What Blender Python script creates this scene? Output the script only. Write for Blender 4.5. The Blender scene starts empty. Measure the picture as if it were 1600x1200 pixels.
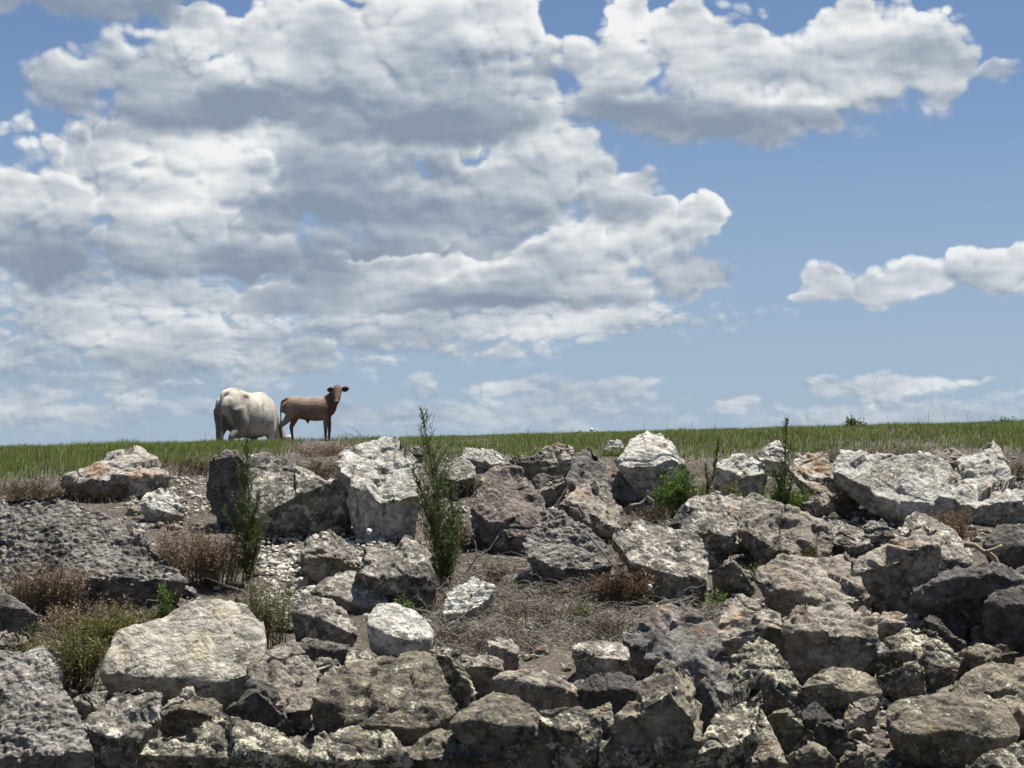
import bpy, bmesh, math, random
import numpy as np
from mathutils import Vector, Matrix, Euler

sc = bpy.context.scene
COL = sc.collection
R = math.radians

# ------------------------------------------------------------------ camera
CAM = np.array([0.0, 0.0, 2.2])          # eye height above the water
PITCH = math.atan(300 / 2986.0)
FPX = 800 / math.tan(R(15.0))            # focal length in photo pixels (photo is 1600 wide)
cam_d = bpy.data.cameras.new('camera')
cam_d.sensor_width = 36.0
cam_d.lens = 18.0 / math.tan(R(15.0))
cam_d.clip_end = 9000.0
cam = bpy.data.objects.new('camera', cam_d)
COL.objects.link(cam)
cam.location = CAM
cam.rotation_euler = (math.pi / 2 + PITCH, 0, 0)
sc.camera = cam
FW = np.array([0, math.cos(PITCH), math.sin(PITCH)])
UP = np.array([0, -math.sin(PITCH), math.cos(PITCH)])


def ray(x, y):
    d = FW + np.array([1.0, 0, 0]) * ((x - 800) / FPX) + UP * ((600 - y) / FPX)
    return d / d[1]


def at(x, y, D):
    return CAM + ray(x, y) * D


# ------------------------------------------------------------------ sun
SUN_DIR = Vector((0.24, 0.07, 0.96)).normalized()     # towards the sun
SUN_EL = math.asin(SUN_DIR.z)
SUN_AZ = math.atan2(SUN_DIR.x, SUN_DIR.y)
sun_d = bpy.data.lights.new('sun', 'SUN')
sun_d.energy = 5.0
sun_d.angle = R(0.53)
sun_d.color = (1.0, 0.955, 0.87)
sun = bpy.data.objects.new('sun', sun_d)
COL.objects.link(sun)
sun.rotation_euler = (-SUN_DIR).to_track_quat('-Z', 'Y').to_euler()
sun.location = (0, 0, 60)

sc.view_settings.view_transform = 'Standard'
sc.view_settings.look = 'None'
sc.view_settings.exposure = 0.93
sc.view_settings.gamma = 1.0
sc.view_settings.use_curve_mapping = False
sc.cycles.max_bounces = 6
sc.cycles.diffuse_bounces = 2
sc.cycles.use_adaptive_sampling = True
sc.cycles.adaptive_threshold = 0.015
sc.cycles.adaptive_min_samples = 8
sc.cycles.use_denoising = True


# ------------------------------------------------------------------ node helper
class NT:
    """tiny helper around a node tree; every call returns an output socket"""
    def __init__(self, tree):
        self.t = tree

    def put(self, sock, v):
        if isinstance(v, bpy.types.NodeSocket):
            self.t.links.new(v, sock)
        elif v is not None:
            sock.default_value = v

    def node(self, typ, **kw):
        n = self.t.nodes.new(typ)
        for k, v in kw.items():
            setattr(n, k, v)
        return n

    def m(self, op, a, b=None, c=None, clamp=False):
        n = self.node('ShaderNodeMath', operation=op, use_clamp=clamp)
        for i, v in enumerate((a, b, c)):
            self.put(n.inputs[i], v)
        return n.outputs[0]

    def v(self, op, a, b=None, c=None, s=None):
        n = self.node('ShaderNodeVectorMath', operation=op)
        for i, v in enumerate((a, b, c)):
            self.put(n.inputs[i], v)
        if s is not None:
            self.put(n.inputs['Scale'], s)
        return n.outputs['Value'] if op in ('LENGTH', 'DOT_PRODUCT', 'DISTANCE') else n.outputs[0]

    def noise(self, vec, scale, detail=4, rough=0.55, out='Fac', dist=0.0, lac=2.0, dim='3D'):
        n = self.node('ShaderNodeTexNoise', noise_dimensions=dim)
        self.put(n.inputs['Vector'], vec)
        n.inputs['Scale'].default_value = scale
        n.inputs['Detail'].default_value = detail
        n.inputs['Roughness'].default_value = rough
        n.inputs['Distortion'].default_value = dist
        n.inputs['Lacunarity'].default_value = lac
        return n.outputs[out]

    def vor(self, vec, scale, feature='F1', out='Distance', detail=0.0, rough=0.5, smooth=None, rand=1.0, dim='3D'):
        n = self.node('ShaderNodeTexVoronoi', feature=feature, voronoi_dimensions=dim)
        self.put(n.inputs['Vector'], vec)
        n.inputs['Scale'].default_value = scale
        n.inputs['Randomness'].default_value = rand
        if 'Detail' in n.inputs:
            n.inputs['Detail'].default_value = detail
            n.inputs['Roughness'].default_value = rough
        if smooth is not None:
            n.inputs['Smoothness'].default_value = smooth
        return n.outputs[out]

    def ss(self, x, lo, hi, a=0.0, b=1.0):
        n = self.node('ShaderNodeMapRange', interpolation_type='SMOOTHSTEP')
        self.put(n.inputs[0], x)
        for i, v in enumerate((lo, hi, a, b)):
            self.put(n.inputs[i + 1], v)
        return n.outputs[0]

    def mix(self, f, a, b, blend='MIX'):
        n = self.node('ShaderNodeMix', data_type='RGBA', blend_type=blend)
        self.put(n.inputs[0], f)
        for s, v in ((n.inputs[6], a), (n.inputs[7], b)):
            if isinstance(v, tuple) and len(v) == 3:
                v = v + (1.0,)
            self.put(s, v)
        return n.outputs[2]

    def mixf(self, f, a, b):
        n = self.node('ShaderNodeMix', data_type='FLOAT')
        self.put(n.inputs[0], f)
        self.put(n.inputs[2], a)
        self.put(n.inputs[3], b)
        return n.outputs[0]


# ------------------------------------------------------------------ world: clear sky with cumulus
def azel(x, y):
    d = ray(x, y)
    return math.degrees(math.atan2(d[0], d[1])), math.degrees(math.atan2(d[2], math.hypot(d[0], d[1])))


DEG = math.degrees(1 / FPX)
# cumulus puffs of the photographed sky: (x, y, rx, ry) as seen, turned into azimuth / elevation
# cumulus, back to front: puffs, flat base and top (rows as seen), how bright and how solid each is
NEAR = [
    (690, 600, 0.85, 0.5, [(760, 648, 330, 28), (1400, 645, 250, 26), (100, 648, 170, 32), (560, 645, 120, 22), (430, 594, 46, 18), (320, 640, 60, 20), (1650, 620, 80, 30)]),
    (628, 580, 0.97, 0.8, [(1390, 603, 116, 24), (1290, 606, 44, 16), (1145, 622, 42, 14), (1530, 588, 34, 7), (1470, 596, 50, 16)]),
    (628, 582, 0.92, 0.6, [(800, 600, 66, 20), (925, 612, 118, 24), (650, 600, 34, 16), (990, 604, 50, 14)]),
    (648, 604, 0.92, 0.75, [(212, 626, 50, 24), (130, 630, 40, 20), (30, 640, 90, 22)]),
    (610, 470, 0.88, 0.95, [(100, 505, 200, 50), (250, 545, 220, 64), (350, 540, 120, 60), (-80, 540, 200, 90), (220, 470, 300, 55), (430, 560, 150, 40)]),
    (560, 470, 0.93, 0.9, [(600, 528, 280, 38), (760, 500, 400, 38), (880, 485, 200, 30)]),
    (400, 180, 0.95, 0.95, [(450, 250, 330, 110), (240, 300, 240, 110), (660, 385, 330, 90), (500, 300, 270, 90), (660, 320, 260, 100), (380, 360, 260, 70), (620, 400, 230, 50), (300, 310, 190, 90), (780, 340, 170, 80), (900, 300, 110, 60), (480, 220, 330, 70)]),
    (500, 395, 0.92, 0.95, [(515, 440, 95, 42), (600, 432, 90, 45), (690, 425, 95, 45), (575, 475, 210, 30), (760, 440, 60, 40), (440, 470, 120, 30)]),
    (482, 300, 1.0, 1.0, [(1098, 335, 48, 40), (1020, 360, 100, 58), (915, 405, 130, 66), (985, 322, 44, 28), (800, 450, 130, 44), (1050, 425, 90, 50), (900, 455, 220, 30), (1110, 440, 50, 20)]),
    (360, 165, 1.0, 1.0, [(845, 215, 62, 48), (890, 232, 58, 46), (940, 275, 75, 52), (1000, 285, 50, 34), (860, 300, 130, 66), (790, 280, 110, 70), (700, 290, 110, 50), (960, 320, 90, 40)]),
    (455, 190, 1.0, 1.0, [(20, 315, 75, 58), (105, 322, 62, 60), (190, 312, 66, 62), (-60, 330, 90, 70), (128, 242, 34, 40), (215, 222, 75, 40), (295, 222, 70, 40), (330, 270, 110, 70),
                          (270, 320, 110, 70), (70, 385, 210, 62), (230, 385, 200, 60), (380, 400, 170, 50)]),
    (238, -60, 1.0, 1.0, [(100, 140, 80, 44), (180, 112, 92, 56), (265, 115, 115, 72), (320, 45, 60, 44), (390, 75, 110, 85), (480, 55, 140, 110), (620, 60, 170, 140), (740, 80, 120, 140),
                          (800, 15, 66, 66), (600, 185, 260, 60), (450, 165, 200, 55), (300, 165, 200, 45), (855, 110, 42, 62), (770, 180, 110, 60)]),
    (232, -15, 1.0, 1.0, [(955, 110, 80, 70), (1050, 55, 100, 84), (1000, 25, 58, 46), (1130, 110, 140, 80), (1230, 110, 110, 60), (1330, 55, 92, 72), (1420, 75, 92, 84), (1466, 115, 52, 56),
                          (1200, 180, 160, 50), (1050, 180, 160, 50), (1340, 135, 170, 52), (940, 165, 66, 40)]),
    (136, 90, 1.0, 0.75, [(1560, 112, 30, 30)]),
    (474, 388, 1.0, 0.95, [(1292, 442, 50, 30), (1365, 448, 76, 26), (1435, 432, 76, 38), (1472, 432, 66, 36), (1488, 408, 54, 32), (1510, 428, 70, 30), (1565, 426, 80, 32), (1252, 466, 30, 9), (1640, 425, 60, 30)]),
    (34, -60, 0.85, 0.9, [(100, -8, 230, 40), (280, -16, 110, 24)]),
]
FAR = [(100, 505, 200, 46), (250, 545, 220, 60), (350, 540, 120, 56), (600, 540, 280, 34), (500, 455, 190, 56),
       (650, 420, 110, 56), (150, 595, 280, 30), (760, 500, 420, 34), (880, 480, 200, 26), (-80, 540, 200, 90), (220, 460, 300, 60),
       (212, 626, 46, 20), (800, 602, 70, 15), (925, 612, 115, 20), (1390, 603, 112, 20), (1145, 622, 38, 12),
       (650, 600, 32, 13), (760, 648, 330, 22), (1400, 642, 220, 18), (430, 594, 44, 14), (100, 648, 170, 24),
       (1530, 590, 32, 6), (1290, 600, 30, 12), (560, 645, 120, 16), (320, 640, 60, 14), (1650, 610, 60, 20)]
# thick, shaded bellies (x, y, rx, ry)
BELLY = [(290, 170, 270, 46), (620, 190, 260, 60), (700, 110, 80, 90), (610, 270, 210, 50), (230, 432, 340, 44), (460, 330, 160, 30),
         (620, 330, 260, 40), (1060, 205, 220, 52), (1300, 175, 160, 26), (560, 400, 220, 36), (860, 472, 150, 18), (100, 0, 300, 30),
         (400, 420, 160, 40)]


def blob_chain(g, p, blobs, k):
    f = None
    for (x, y, rx, ry) in blobs:
        a, e = azel(x, y)
        sx, sy = 1 / (rx * DEG), 1 / (ry * DEG)
        q = g.v('MULTIPLY_ADD', p, (sx, sy, 0), (-a * sx, -e * sy, 0))
        h = g.v('DOT_PRODUCT', q, q)
        f = h if f is None else g.m('SMOOTH_MIN', f, h, k * 2)
    return g.m('SUBTRACT', 1.0, g.m('SQRT', g.m('MAXIMUM', f, 0.0)))


def to_azel(g, d):
    s = g.node('ShaderNodeSeparateXYZ')
    g.put(s.inputs[0], d)
    x, y, z = s.outputs
    az = g.m('MULTIPLY', g.m('ARCTAN2', x, y), 57.29578)
    hy = g.m('SQRT', g.m('ADD', g.m('MULTIPLY', x, x), g.m('MULTIPLY', y, y)))
    el = g.m('MULTIPLY', g.m('ARCTAN2', z, hy), 57.29578)
    c = g.node('ShaderNodeCombineXYZ')
    g.put(c.inputs[0], az)
    g.put(c.inputs[1], el)
    return c.outputs[0], az, el


def sep_y(g, v):
    s = g.node('ShaderNodeSeparateXYZ')
    g.put(s.inputs[0], v)
    return s.outputs[1]


def detail_group(name, wscale, nscale, namp, bscale, bamp, stretch):
    """azimuth / elevation in -> billow relief, domain warp"""
    t = bpy.data.node_groups.new(name, 'ShaderNodeTree')
    t.interface.new_socket('azel', in_out='INPUT', socket_type='NodeSocketVector')
    t.interface.new_socket('relief', in_out='OUTPUT', socket_type='NodeSocketFloat')
    t.interface.new_socket('warp', in_out='OUTPUT', socket_type='NodeSocketVector')
    g = NT(t)
    p = g.node('NodeGroupInput').outputs[0]
    ds = g.v('MULTIPLY', p, (1 / 57.3, stretch / 57.3, 0))
    w = g.v('SUBTRACT', g.noise(ds, wscale, 2, 0.5, out='Color', dim='2D'), (0.5, 0.5, 0.5))
    n = g.m('MULTIPLY_ADD', g.noise(ds, nscale, 7, 0.56, dim='2D'), 2 * namp, -namp)
    wd = g.v('MULTIPLY_ADD', w, (0.02, 0.02, 0), ds)
    b = 0.30
    for sc_, a_ in ((1.0, -0.75), (2.3, -0.42), (5.1, -0.24)):
        v = g.vor(wd, bscale * sc_, dim='2D')
        b = g.m('MULTIPLY_ADD', g.m('MULTIPLY', v, v), a_, b)
    out = g.node('NodeGroupOutput')
    g.put(out.inputs[0], g.m('MULTIPLY_ADD', b, bamp, n))
    g.put(out.inputs[1], w)
    return t


def build_world():
    w = bpy.data.worlds.new('World')
    sc.world = w
    w.use_nodes = True
    w.cycles.sampling_method = 'MANUAL'
    w.cycles.sample_map_resolution = 128
    t = w.node_tree
    t.nodes.clear()
    g = NT(t)
    out = g.node('ShaderNodeOutputWorld')
    bg = g.node('ShaderNodeBackground')
    bg.inputs['Strength'].default_value = 0.05
    g.put(out.inputs[0], bg.outputs[0])
    sky = g.node('ShaderNodeTexSky', sky_type='NISHITA')
    sky.sun_disc = False
    sky.sun_elevation = SUN_EL
    sky.sun_rotation = SUN_AZ
    sky.altitude = 0
    sky.air_density = 1.0
    sky.dust_density = 0.6
    sky.ozone_density = 2.0
    d = g.node('ShaderNodeTexCoord').outputs['Generated']
    p, az, el = to_azel(g, d)

    def inst(grp, r=0.0, u=0.0):
        n = g.node('ShaderNodeGroup', node_tree=grp)
        g.put(n.inputs[0], g.v('ADD', p, (r, u, 0)) if (r or u) else p)
        return n.outputs[0], n.outputs[1]

    base = g.mix(1.0, sky.outputs[0], SKY_TINT, 'MULTIPLY')
    base = g.mix(g.ss(el, 17.0, 0.0, 0.0, 0.9), base, HORIZON)
    # the rest of the sky, outside the view: scattered cumulus, its cover thinned to cut fill light
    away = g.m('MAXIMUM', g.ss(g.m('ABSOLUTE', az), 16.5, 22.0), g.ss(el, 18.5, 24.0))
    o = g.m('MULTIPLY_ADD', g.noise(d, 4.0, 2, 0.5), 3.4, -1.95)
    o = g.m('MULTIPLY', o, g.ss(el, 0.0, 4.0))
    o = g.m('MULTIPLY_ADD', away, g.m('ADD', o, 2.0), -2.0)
    # ---- far banks low over the horizon
    fg = detail_group('far_relief', 24, 30, 0.36, 46, 0.8, 1.9)
    n0, w0 = inst(fg)
    n1, _ = inst(fg, 0.10, 0.2)
    nf0, df = n0, g.m('SUBTRACT', n0, n1)
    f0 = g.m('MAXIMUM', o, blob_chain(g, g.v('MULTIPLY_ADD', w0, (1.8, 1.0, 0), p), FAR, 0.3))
    h0 = g.m('ADD', f0, n0)
    mk = g.m('MULTIPLY', g.ss(h0, -0.05, 0.45), 0.45)
    lit = g.m('MULTIPLY_ADD', g.m('SUBTRACT', n0, n1), 1.5, 0.36)
    lit = g.m('ADD', lit, g.m('MULTIPLY', g.m('SUBTRACT', g.noise(g.v('MULTIPLY', p, (1 / 57.3, 4 / 57.3, 0)), 20, 4, dim='2D'), 0.5), 1.6))
    lit = g.m('MULTIPLY', lit, 1.0, clamp=True)
    cf = g.mix(lit, FAR_DARK, FAR_LIT)
    haze = g.ss(el, 3.4, 8.0)
    cf = g.mix(g.m('MULTIPLY_ADD', haze, 0.45, 0.55), base, cf)
    col = g.mix(mk, base, cf)
    # ---- near cumulus
    ng = detail_group('near_relief', 20, 30, 0.30, 27, 1.0, 1.25)
    n0, w0 = inst(ng)
    n1, _ = inst(ng, 0.10, 0.24)
    pw = g.v('MULTIPLY_ADD', w0, (1.5, 1.0, 0), p)
    sw = g.v('SUBTRACT', g.noise(g.v('MULTIPLY', p, (1 / 57.3, 2 / 57.3, 0)), 18, 4, out='Color', dim='2D'), (0.5, 0.5, 0.5))
    bel = blob_chain(g, g.v('MULTIPLY_ADD', sw, (2.6, 1.3, 0), p), BELLY, 0.25)
    bel = g.m('MULTIPLY', g.ss(bel, -0.3, 0.8), 0.36)
    strat = g.m('MULTIPLY', g.m('SUBTRACT', g.noise(g.v('MULTIPLY', p, (1 / 57.3, 3.4 / 57.3, 0)), 15, 3, dim='2D'), 0.5), 1.15)
    common = g.m('SUBTRACT', g.m('ADD', strat, 0.30), bel)
    drel = g.m('SUBTRACT', n0, n1)
    wob = g.m('ADD', g.m('MULTIPLY', sep_y(g, w0), 2.2), g.m('MULTIPLY', sep_y(g, sw), 1.6))

    def ramp(lit):
        r = g.node('ShaderNodeValToRGB')
        r.color_ramp.interpolation = 'B_SPLINE'
        el_ = r.color_ramp.elements
        el_[0].position = 0.0
        el_[0].color = tuple(v / 10 for v in CL[0]) + (1,)
        el_[1].position = 1.0
        el_[1].color = tuple(v / 10 for v in CL[-1]) + (1,)
        for i, c in enumerate(CL[1:-1]):
            e = el_.new((i + 1) / (len(CL) - 1))
            e.color = tuple(v / 10 for v in c) + (1,)
        g.put(r.inputs[0], lit)
        return g.v('SCALE', r.outputs[0], s=10.0)

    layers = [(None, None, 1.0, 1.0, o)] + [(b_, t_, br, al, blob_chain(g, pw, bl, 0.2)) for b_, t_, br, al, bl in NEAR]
    for li, (b_, t_, br, al, f0) in enumerate(layers):
        low = 1 <= li <= 6                       # hazy banks near the horizon: finer, softer
        h0 = g.m('ADD', f0, g.m('MULTIPLY', nf0, 1.15) if low else n0)
        if b_ is None:
            up = 0.6
        else:
            e0, e1 = azel(800, b_)[1], azel(800, t_)[1]
            up = g.ss(g.m('ADD', el, wob), e0 - 0.7, e0 + 0.9 * (e1 - e0))
        mk = g.m('MULTIPLY', g.ss(h0, -0.12, 0.75) if low else g.ss(h0, -0.03, g.m('MULTIPLY_ADD', up, -0.40, 0.58)), al)
        rel = g.m('MULTIPLY', df if low else drel, g.ss(h0, 0.1, 0.75, 1.35, 0.32))
        lit = g.m('ADD', g.m('MULTIPLY_ADD', up, 0.50, common), rel)
        rim = g.m('MULTIPLY', g.ss(h0, 0.45, 0.05), g.m('MULTIPLY', up, 0.20))
        lit = g.m('MULTIPLY', g.m('ADD', lit, rim), br, clamp=True)
        col = g.mix(mk, col, ramp(lit))
    g.put(bg.inputs['Color'], col)


# radiances before the 0.1 background strength
SKY_TINT = (0.88, 0.94, 1.05)
HORIZON = (4.1, 5.1, 6.4)
FAR_DARK, FAR_LIT = (2.9, 3.7, 4.7), (5.6, 6.0, 6.4)
CL = [(2.5, 3.15, 4.05), (3.4, 4.0, 4.9), (4.8, 5.35, 6.05), (7.0, 7.35, 7.7), (9.7, 9.8, 9.8)]
build_world()
# ------------------------------------------------------------------ numpy noise
_rs = np.random.RandomState(7)
_P = _rs.permutation(256)
_P = np.concatenate([_P, _P, _P])
_G = _rs.normal(size=(256, 3))
_G /= np.linalg.norm(_G, axis=1)[:, None]


def perlin(p):
    i = np.floor(p).astype(int)
    f = p - i
    i &= 255
    u = f * f * f * (f * (f * 6 - 15) + 10)
    res = 0
    for dx in (0, 1):
        wx = u[:, 0] if dx else 1 - u[:, 0]
        for dy in (0, 1):
            wy = u[:, 1] if dy else 1 - u[:, 1]
            for dz in (0, 1):
                wz = u[:, 2] if dz else 1 - u[:, 2]
                h = _P[_P[_P[(i[:, 0] + dx) & 255] + ((i[:, 1] + dy) & 255)] + ((i[:, 2] + dz) & 255)]
                g = _G[h]
                res = res + wx * wy * wz * (g[:, 0] * (f[:, 0] - dx) + g[:, 1] * (f[:, 1] - dy) + g[:, 2] * (f[:, 2] - dz))
    return res


def fbm(p, oct=4, gain=0.5):
    a, s, r = 1.0, 1.0, 0
    for o in range(oct):
        r = r + a * perlin(p * s + 17.3 * o)
        a *= gain
        s *= 2.03
    return r


def cell(p):
    """F1 distance of a jittered grid"""
    i = np.floor(p).astype(int)
    best = np.full(len(p), 9.0)
    for dx in (-1, 0, 1):
        for dy in (-1, 0, 1):
            for dz in (-1, 0, 1):
                c = i + np.array([dx, dy, dz])
                h = _P[_P[_P[c[:, 0] & 255] + (c[:, 1] & 255)] + (c[:, 2] & 255)]
                q = c + 0.5 + 0.45 * _G[h]
                best = np.minimum(best, np.linalg.norm(p - q, axis=1))
    return best


# ------------------------------------------------------------------ object helpers
def tag(o, label=None, cat=None, group=None, kind=None):
    if label: o['label'] = label
    if cat: o['category'] = cat
    if group: o['group'] = group
    if kind: o['kind'] = kind
    return o


def mesh_np(name, V, F, smooth=False):
    """V (n,3), F (m,k) equal-sized faces or list of lists"""
    me = bpy.data.meshes.new(name)
    V = np.asarray(V, dtype=np.float32)
    if isinstance(F, np.ndarray):
        m, k = F.shape
        me.vertices.add(len(V))
        me.vertices.foreach_set('co', V.ravel())
        me.loops.add(m * k)
        me.loops.foreach_set('vertex_index', F.astype(np.int32).ravel())
        me.polygons.add(m)
        me.polygons.foreach_set('loop_start', np.arange(0, m * k, k, dtype=np.int32))
        me.update(calc_edges=True)
    else:
        me.from_pydata([tuple(v) for v in V], [], F)
        me.update()
    if smooth:
        me.polygons.foreach_set('use_smooth', np.ones(len(me.polygons), dtype=bool))
    return me


def link(name, me, mat=None, parent=None, loc=None, rot=None, scale=None):
    o = bpy.data.objects.new(name, me)
    COL.objects.link(o)
    if mat is not None and me is not None and len(me.materials) == 0:
        me.materials.append(mat)
    if parent: o.parent = parent
    if loc is not None: o.location = loc
    if rot is not None: o.rotation_euler = rot
    if scale is not None: o.scale = scale
    return o


def face_attr(me, name, vals):
    a = me.attributes.new(name, 'FLOAT', 'FACE')
    a.data.foreach_set('value', np.asarray(vals, dtype=np.float32))


# ------------------------------------------------------------------ terrain
PY = np.array([-300, -20, 8, 14, 18, 32, 38, 45, 48, 52, 60, 90, 3000.0])
PZ = np.array([-6, -5.0, -3.9, -2.8, -1.85, 1.85, 2.62, 3.31, 3.48, 3.54, 3.57, 3.57, 3.57])


def sstep(x, a, b):
    t = np.clip((x - a) / (b - a), 0, 1)
    return t * t * (3 - 2 * t)


def terr(x, y):
    """ground height (world z) without the fine bumps"""
    x = np.asarray(x, float)
    y = np.asarray(y, float)
    z = np.interp(y, PY, PZ)
    for s in (-1.5, -0.75, 0.75, 1.5):
        z = z + np.interp(y + s, PY, PZ)
    z = z / 5
    z = z + 0.026 * np.clip(x, -40, 40) * sstep(y, 18, 36)
    return z + CAM[2]


def terr_hit(px, py):
    """distance where the line of sight through a photo pixel meets the slope"""
    d = ray(px, py)
    lo, hi = 8.0, 60.0
    ys = np.linspace(lo, hi, 1041)
    h = CAM[2] + d[2] * ys - terr(d[0] * ys, ys)
    k = np.argmax(h < 0)
    if h[k] >= 0:
        return 45.0
    return ys[k]


def ground_pt(px, py):
    D = terr_hit(px, py)
    p = at(px, py, D)
    return p
# ------------------------------------------------------------------ materials
def new_mat(name):
    m = bpy.data.materials.new(name)
    m.use_nodes = True
    t = m.node_tree
    b = t.nodes['Principled BSDF']
    b.inputs['Roughness'].default_value = 0.9
    b.inputs['Specular IOR Level'].default_value = 0.25
    return m, NT(t), b


def bump(g, b, h, strength, dist):
    n = g.node('ShaderNodeBump')
    n.inputs['Strength'].default_value = strength
    n.inputs['Distance'].default_value = dist
    g.put(n.inputs['Height'], h)
    g.put(b.inputs['Normal'], n.outputs[0])


def rock_mat(name, c1, c2, stain=None, stain_amt=0.0, dark=0.5, pale=0.3, pale_col=(0.40, 0.39, 0.36), dark_col=(0.035, 0.033, 0.03), rough=1.0, knob=0.0):
    """limestone: two base tones, rusty stain patches, dark crust and pale lichen flecks"""
    m, g, b = new_mat(name)
    tc = g.node('ShaderNodeTexCoord').outputs['Object']
    rnd = g.node('ShaderNodeObjectInfo').outputs['Random']
    off = g.v('SCALE', (13.1, 7.7, 9.3), s=rnd)
    p = g.v('ADD', tc, off)
    w = g.v('MULTIPLY_ADD', g.noise(p, 3.0, 4, 0.6, out='Color'), (0.25, 0.25, 0.25), p)
    low = g.noise(w, 1.7, 5, 0.6)
    col = g.mix(g.ss(low, 0.38, 0.64), c1 + (1,), c2 + (1,))
    if stain:
        s = g.noise(g.v('ADD', w, (5.0, 3.0, 1.0)), 1.5, 4, 0.62)
        lo = 0.66 - 0.3 * stain_amt
        col = g.mix(g.ss(s, lo, lo + 0.14, 0, 0.85), col, stain + (1,))
    # mid mottling
    mid = g.noise(w, 9.0, 6, 0.68)
    col = g.mix(g.ss(mid, 0.38, 0.62, 0.0, 0.8), col, g.mix(1.0, col, (0.42, 0.41, 0.40, 1), 'MULTIPLY'))
    # dark crust: broad patches broken up by fine noise
    dk = g.m('ADD', g.noise(g.v('ADD', p, (2, 9, 4)), 3.2, 6, 0.72), g.m('MULTIPLY', g.m('SUBTRACT', g.noise(p, 24, 4, 0.7), 0.5), 0.42))
    lo = 0.66 - 0.30 * dark
    col = g.mix(g.ss(dk, lo, lo + 0.13, 0, 0.82), col, dark_col + (1,))
    # pale lichen / fresh chips
    pl = g.m('ADD', g.noise(g.v('ADD', p, (7, 1, 6)), 6.0, 6, 0.74), g.m('MULTIPLY', g.m('SUBTRACT', g.noise(p, 34, 3, 0.7), 0.5), 0.4))
    lo = 0.69 - 0.27 * pale
    col = g.mix(g.ss(pl, lo, lo + 0.09, 0, 0.8), col, pale_col + (1,))
    # per-stone value shift
    vs = g.m('MULTIPLY_ADD', rnd, 0.3, 0.85)
    col = g.v('SCALE', col, s=vs)
    g.put(b.inputs['Base Color'], col)
    pit = g.vor(w, 22.0 if not knob else 14.0)
    h = g.m('ADD', g.m('MULTIPLY', g.noise(w, 7.0, 9, 0.66), 1.0), g.m('MULTIPLY', pit, -0.25 - knob))
    h = g.m('ADD', h, g.m('MULTIPLY', mid, 0.5))
    bump(g, b, h, 0.85 * rough, 0.07)
    b.inputs['Roughness'].default_value = 0.95
    return m


ROCK = {
    'cream': rock_mat('cream_grey_limestone', (0.46, 0.43, 0.36), (0.34, 0.315, 0.265), (0.50, 0.43, 0.30), 0.4, dark=0.40, pale=0.40, pale_col=(0.60, 0.57, 0.49)),
    'white': rock_mat('white_limestone', (0.512, 0.495, 0.448), (0.376, 0.353, 0.310), (0.341, 0.251, 0.173), 0.3, dark=0.40, pale=0.55, pale_col=(0.632, 0.622, 0.578)),
    'orange': rock_mat('rusty_limestone', (0.425, 0.391, 0.340), (0.290, 0.263, 0.230), (0.315, 0.187, 0.106), 0.55, dark=0.45, pale=0.4, pale_col=(0.561, 0.528, 0.468)),
    'tan': rock_mat('tan_limestone', (0.370, 0.332, 0.277), (0.250, 0.219, 0.180), (0.315, 0.206, 0.117), 0.35, dark=0.5, pale=0.35, pale_col=(0.509, 0.468, 0.408)),
    'gray': rock_mat('grey_limestone', (0.292, 0.266, 0.228), (0.189, 0.173, 0.151), None, 0, dark=0.62, pale=0.62, pale_col=(0.546, 0.506, 0.432)),
    'slate': rock_mat('slate_grey_rock', (0.202, 0.187, 0.173), (0.130, 0.120, 0.111), (0.275, 0.145, 0.077), 0.25, dark=0.5, pale=0.3),
    'knob': rock_mat('knobbly_grey_rock', (0.264, 0.244, 0.221), (0.166, 0.152, 0.136), None, 0, dark=0.5, pale=0.42, pale_col=(0.430, 0.397, 0.341), knob=0.6, rough=1.0),
    'red': rock_mat('reddish_brown_rock', (0.205, 0.175, 0.155), (0.15, 0.125, 0.11), (0.165, 0.095, 0.072), 0.3, dark=0.55, pale=0.42, pale_col=(0.36, 0.34, 0.31)),
    'brown': rock_mat('brown_stained_rock', (0.270, 0.239, 0.180), (0.167, 0.144, 0.112), (0.333, 0.232, 0.127), 0.2, dark=0.58, pale=0.42, pale_col=(0.507, 0.488, 0.382)),
    'lichen': rock_mat('lichen_crusted_rock', (0.227, 0.205, 0.161), (0.130, 0.119, 0.096), (0.301, 0.210, 0.107), 0.2, dark=0.66, pale=0.72, pale_col=(0.540, 0.506, 0.384)),
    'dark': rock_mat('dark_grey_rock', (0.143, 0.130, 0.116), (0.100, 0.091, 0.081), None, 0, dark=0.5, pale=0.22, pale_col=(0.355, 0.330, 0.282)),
}


def leaf_mat(name, ca, cb, rough=0.6, trans=0.35, cc=None):
    """blades and leaves: colour varies by leaf; light passes through"""
    m, g, b = new_mat(name)
    at_ = g.node('ShaderNodeAttribute', attribute_name='tone')
    col = g.mix(at_.outputs['Fac'], ca + (1,), cb + (1,))
    if cc:
        pos = g.node('ShaderNodeNewGeometry').outputs['Position']
        col = g.mix(g.ss(g.noise(pos, 0.55, 4, 0.6), 0.45, 0.66, 0, 0.8), col, cc + (1,))
    g.put(b.inputs['Base Color'], col)
    b.inputs['Roughness'].default_value = rough
    tr = g.node('ShaderNodeBsdfTranslucent')
    g.put(tr.inputs['Color'], col)
    mx = g.node('ShaderNodeMixShader')
    mx.inputs[0].default_value = trans
    g.put(mx.inputs[1], b.outputs[0])
    g.put(mx.inputs[2], tr.outputs[0])
    g.put(g.t.nodes['Material Output'].inputs[0], mx.outputs[0])
    return m


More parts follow.
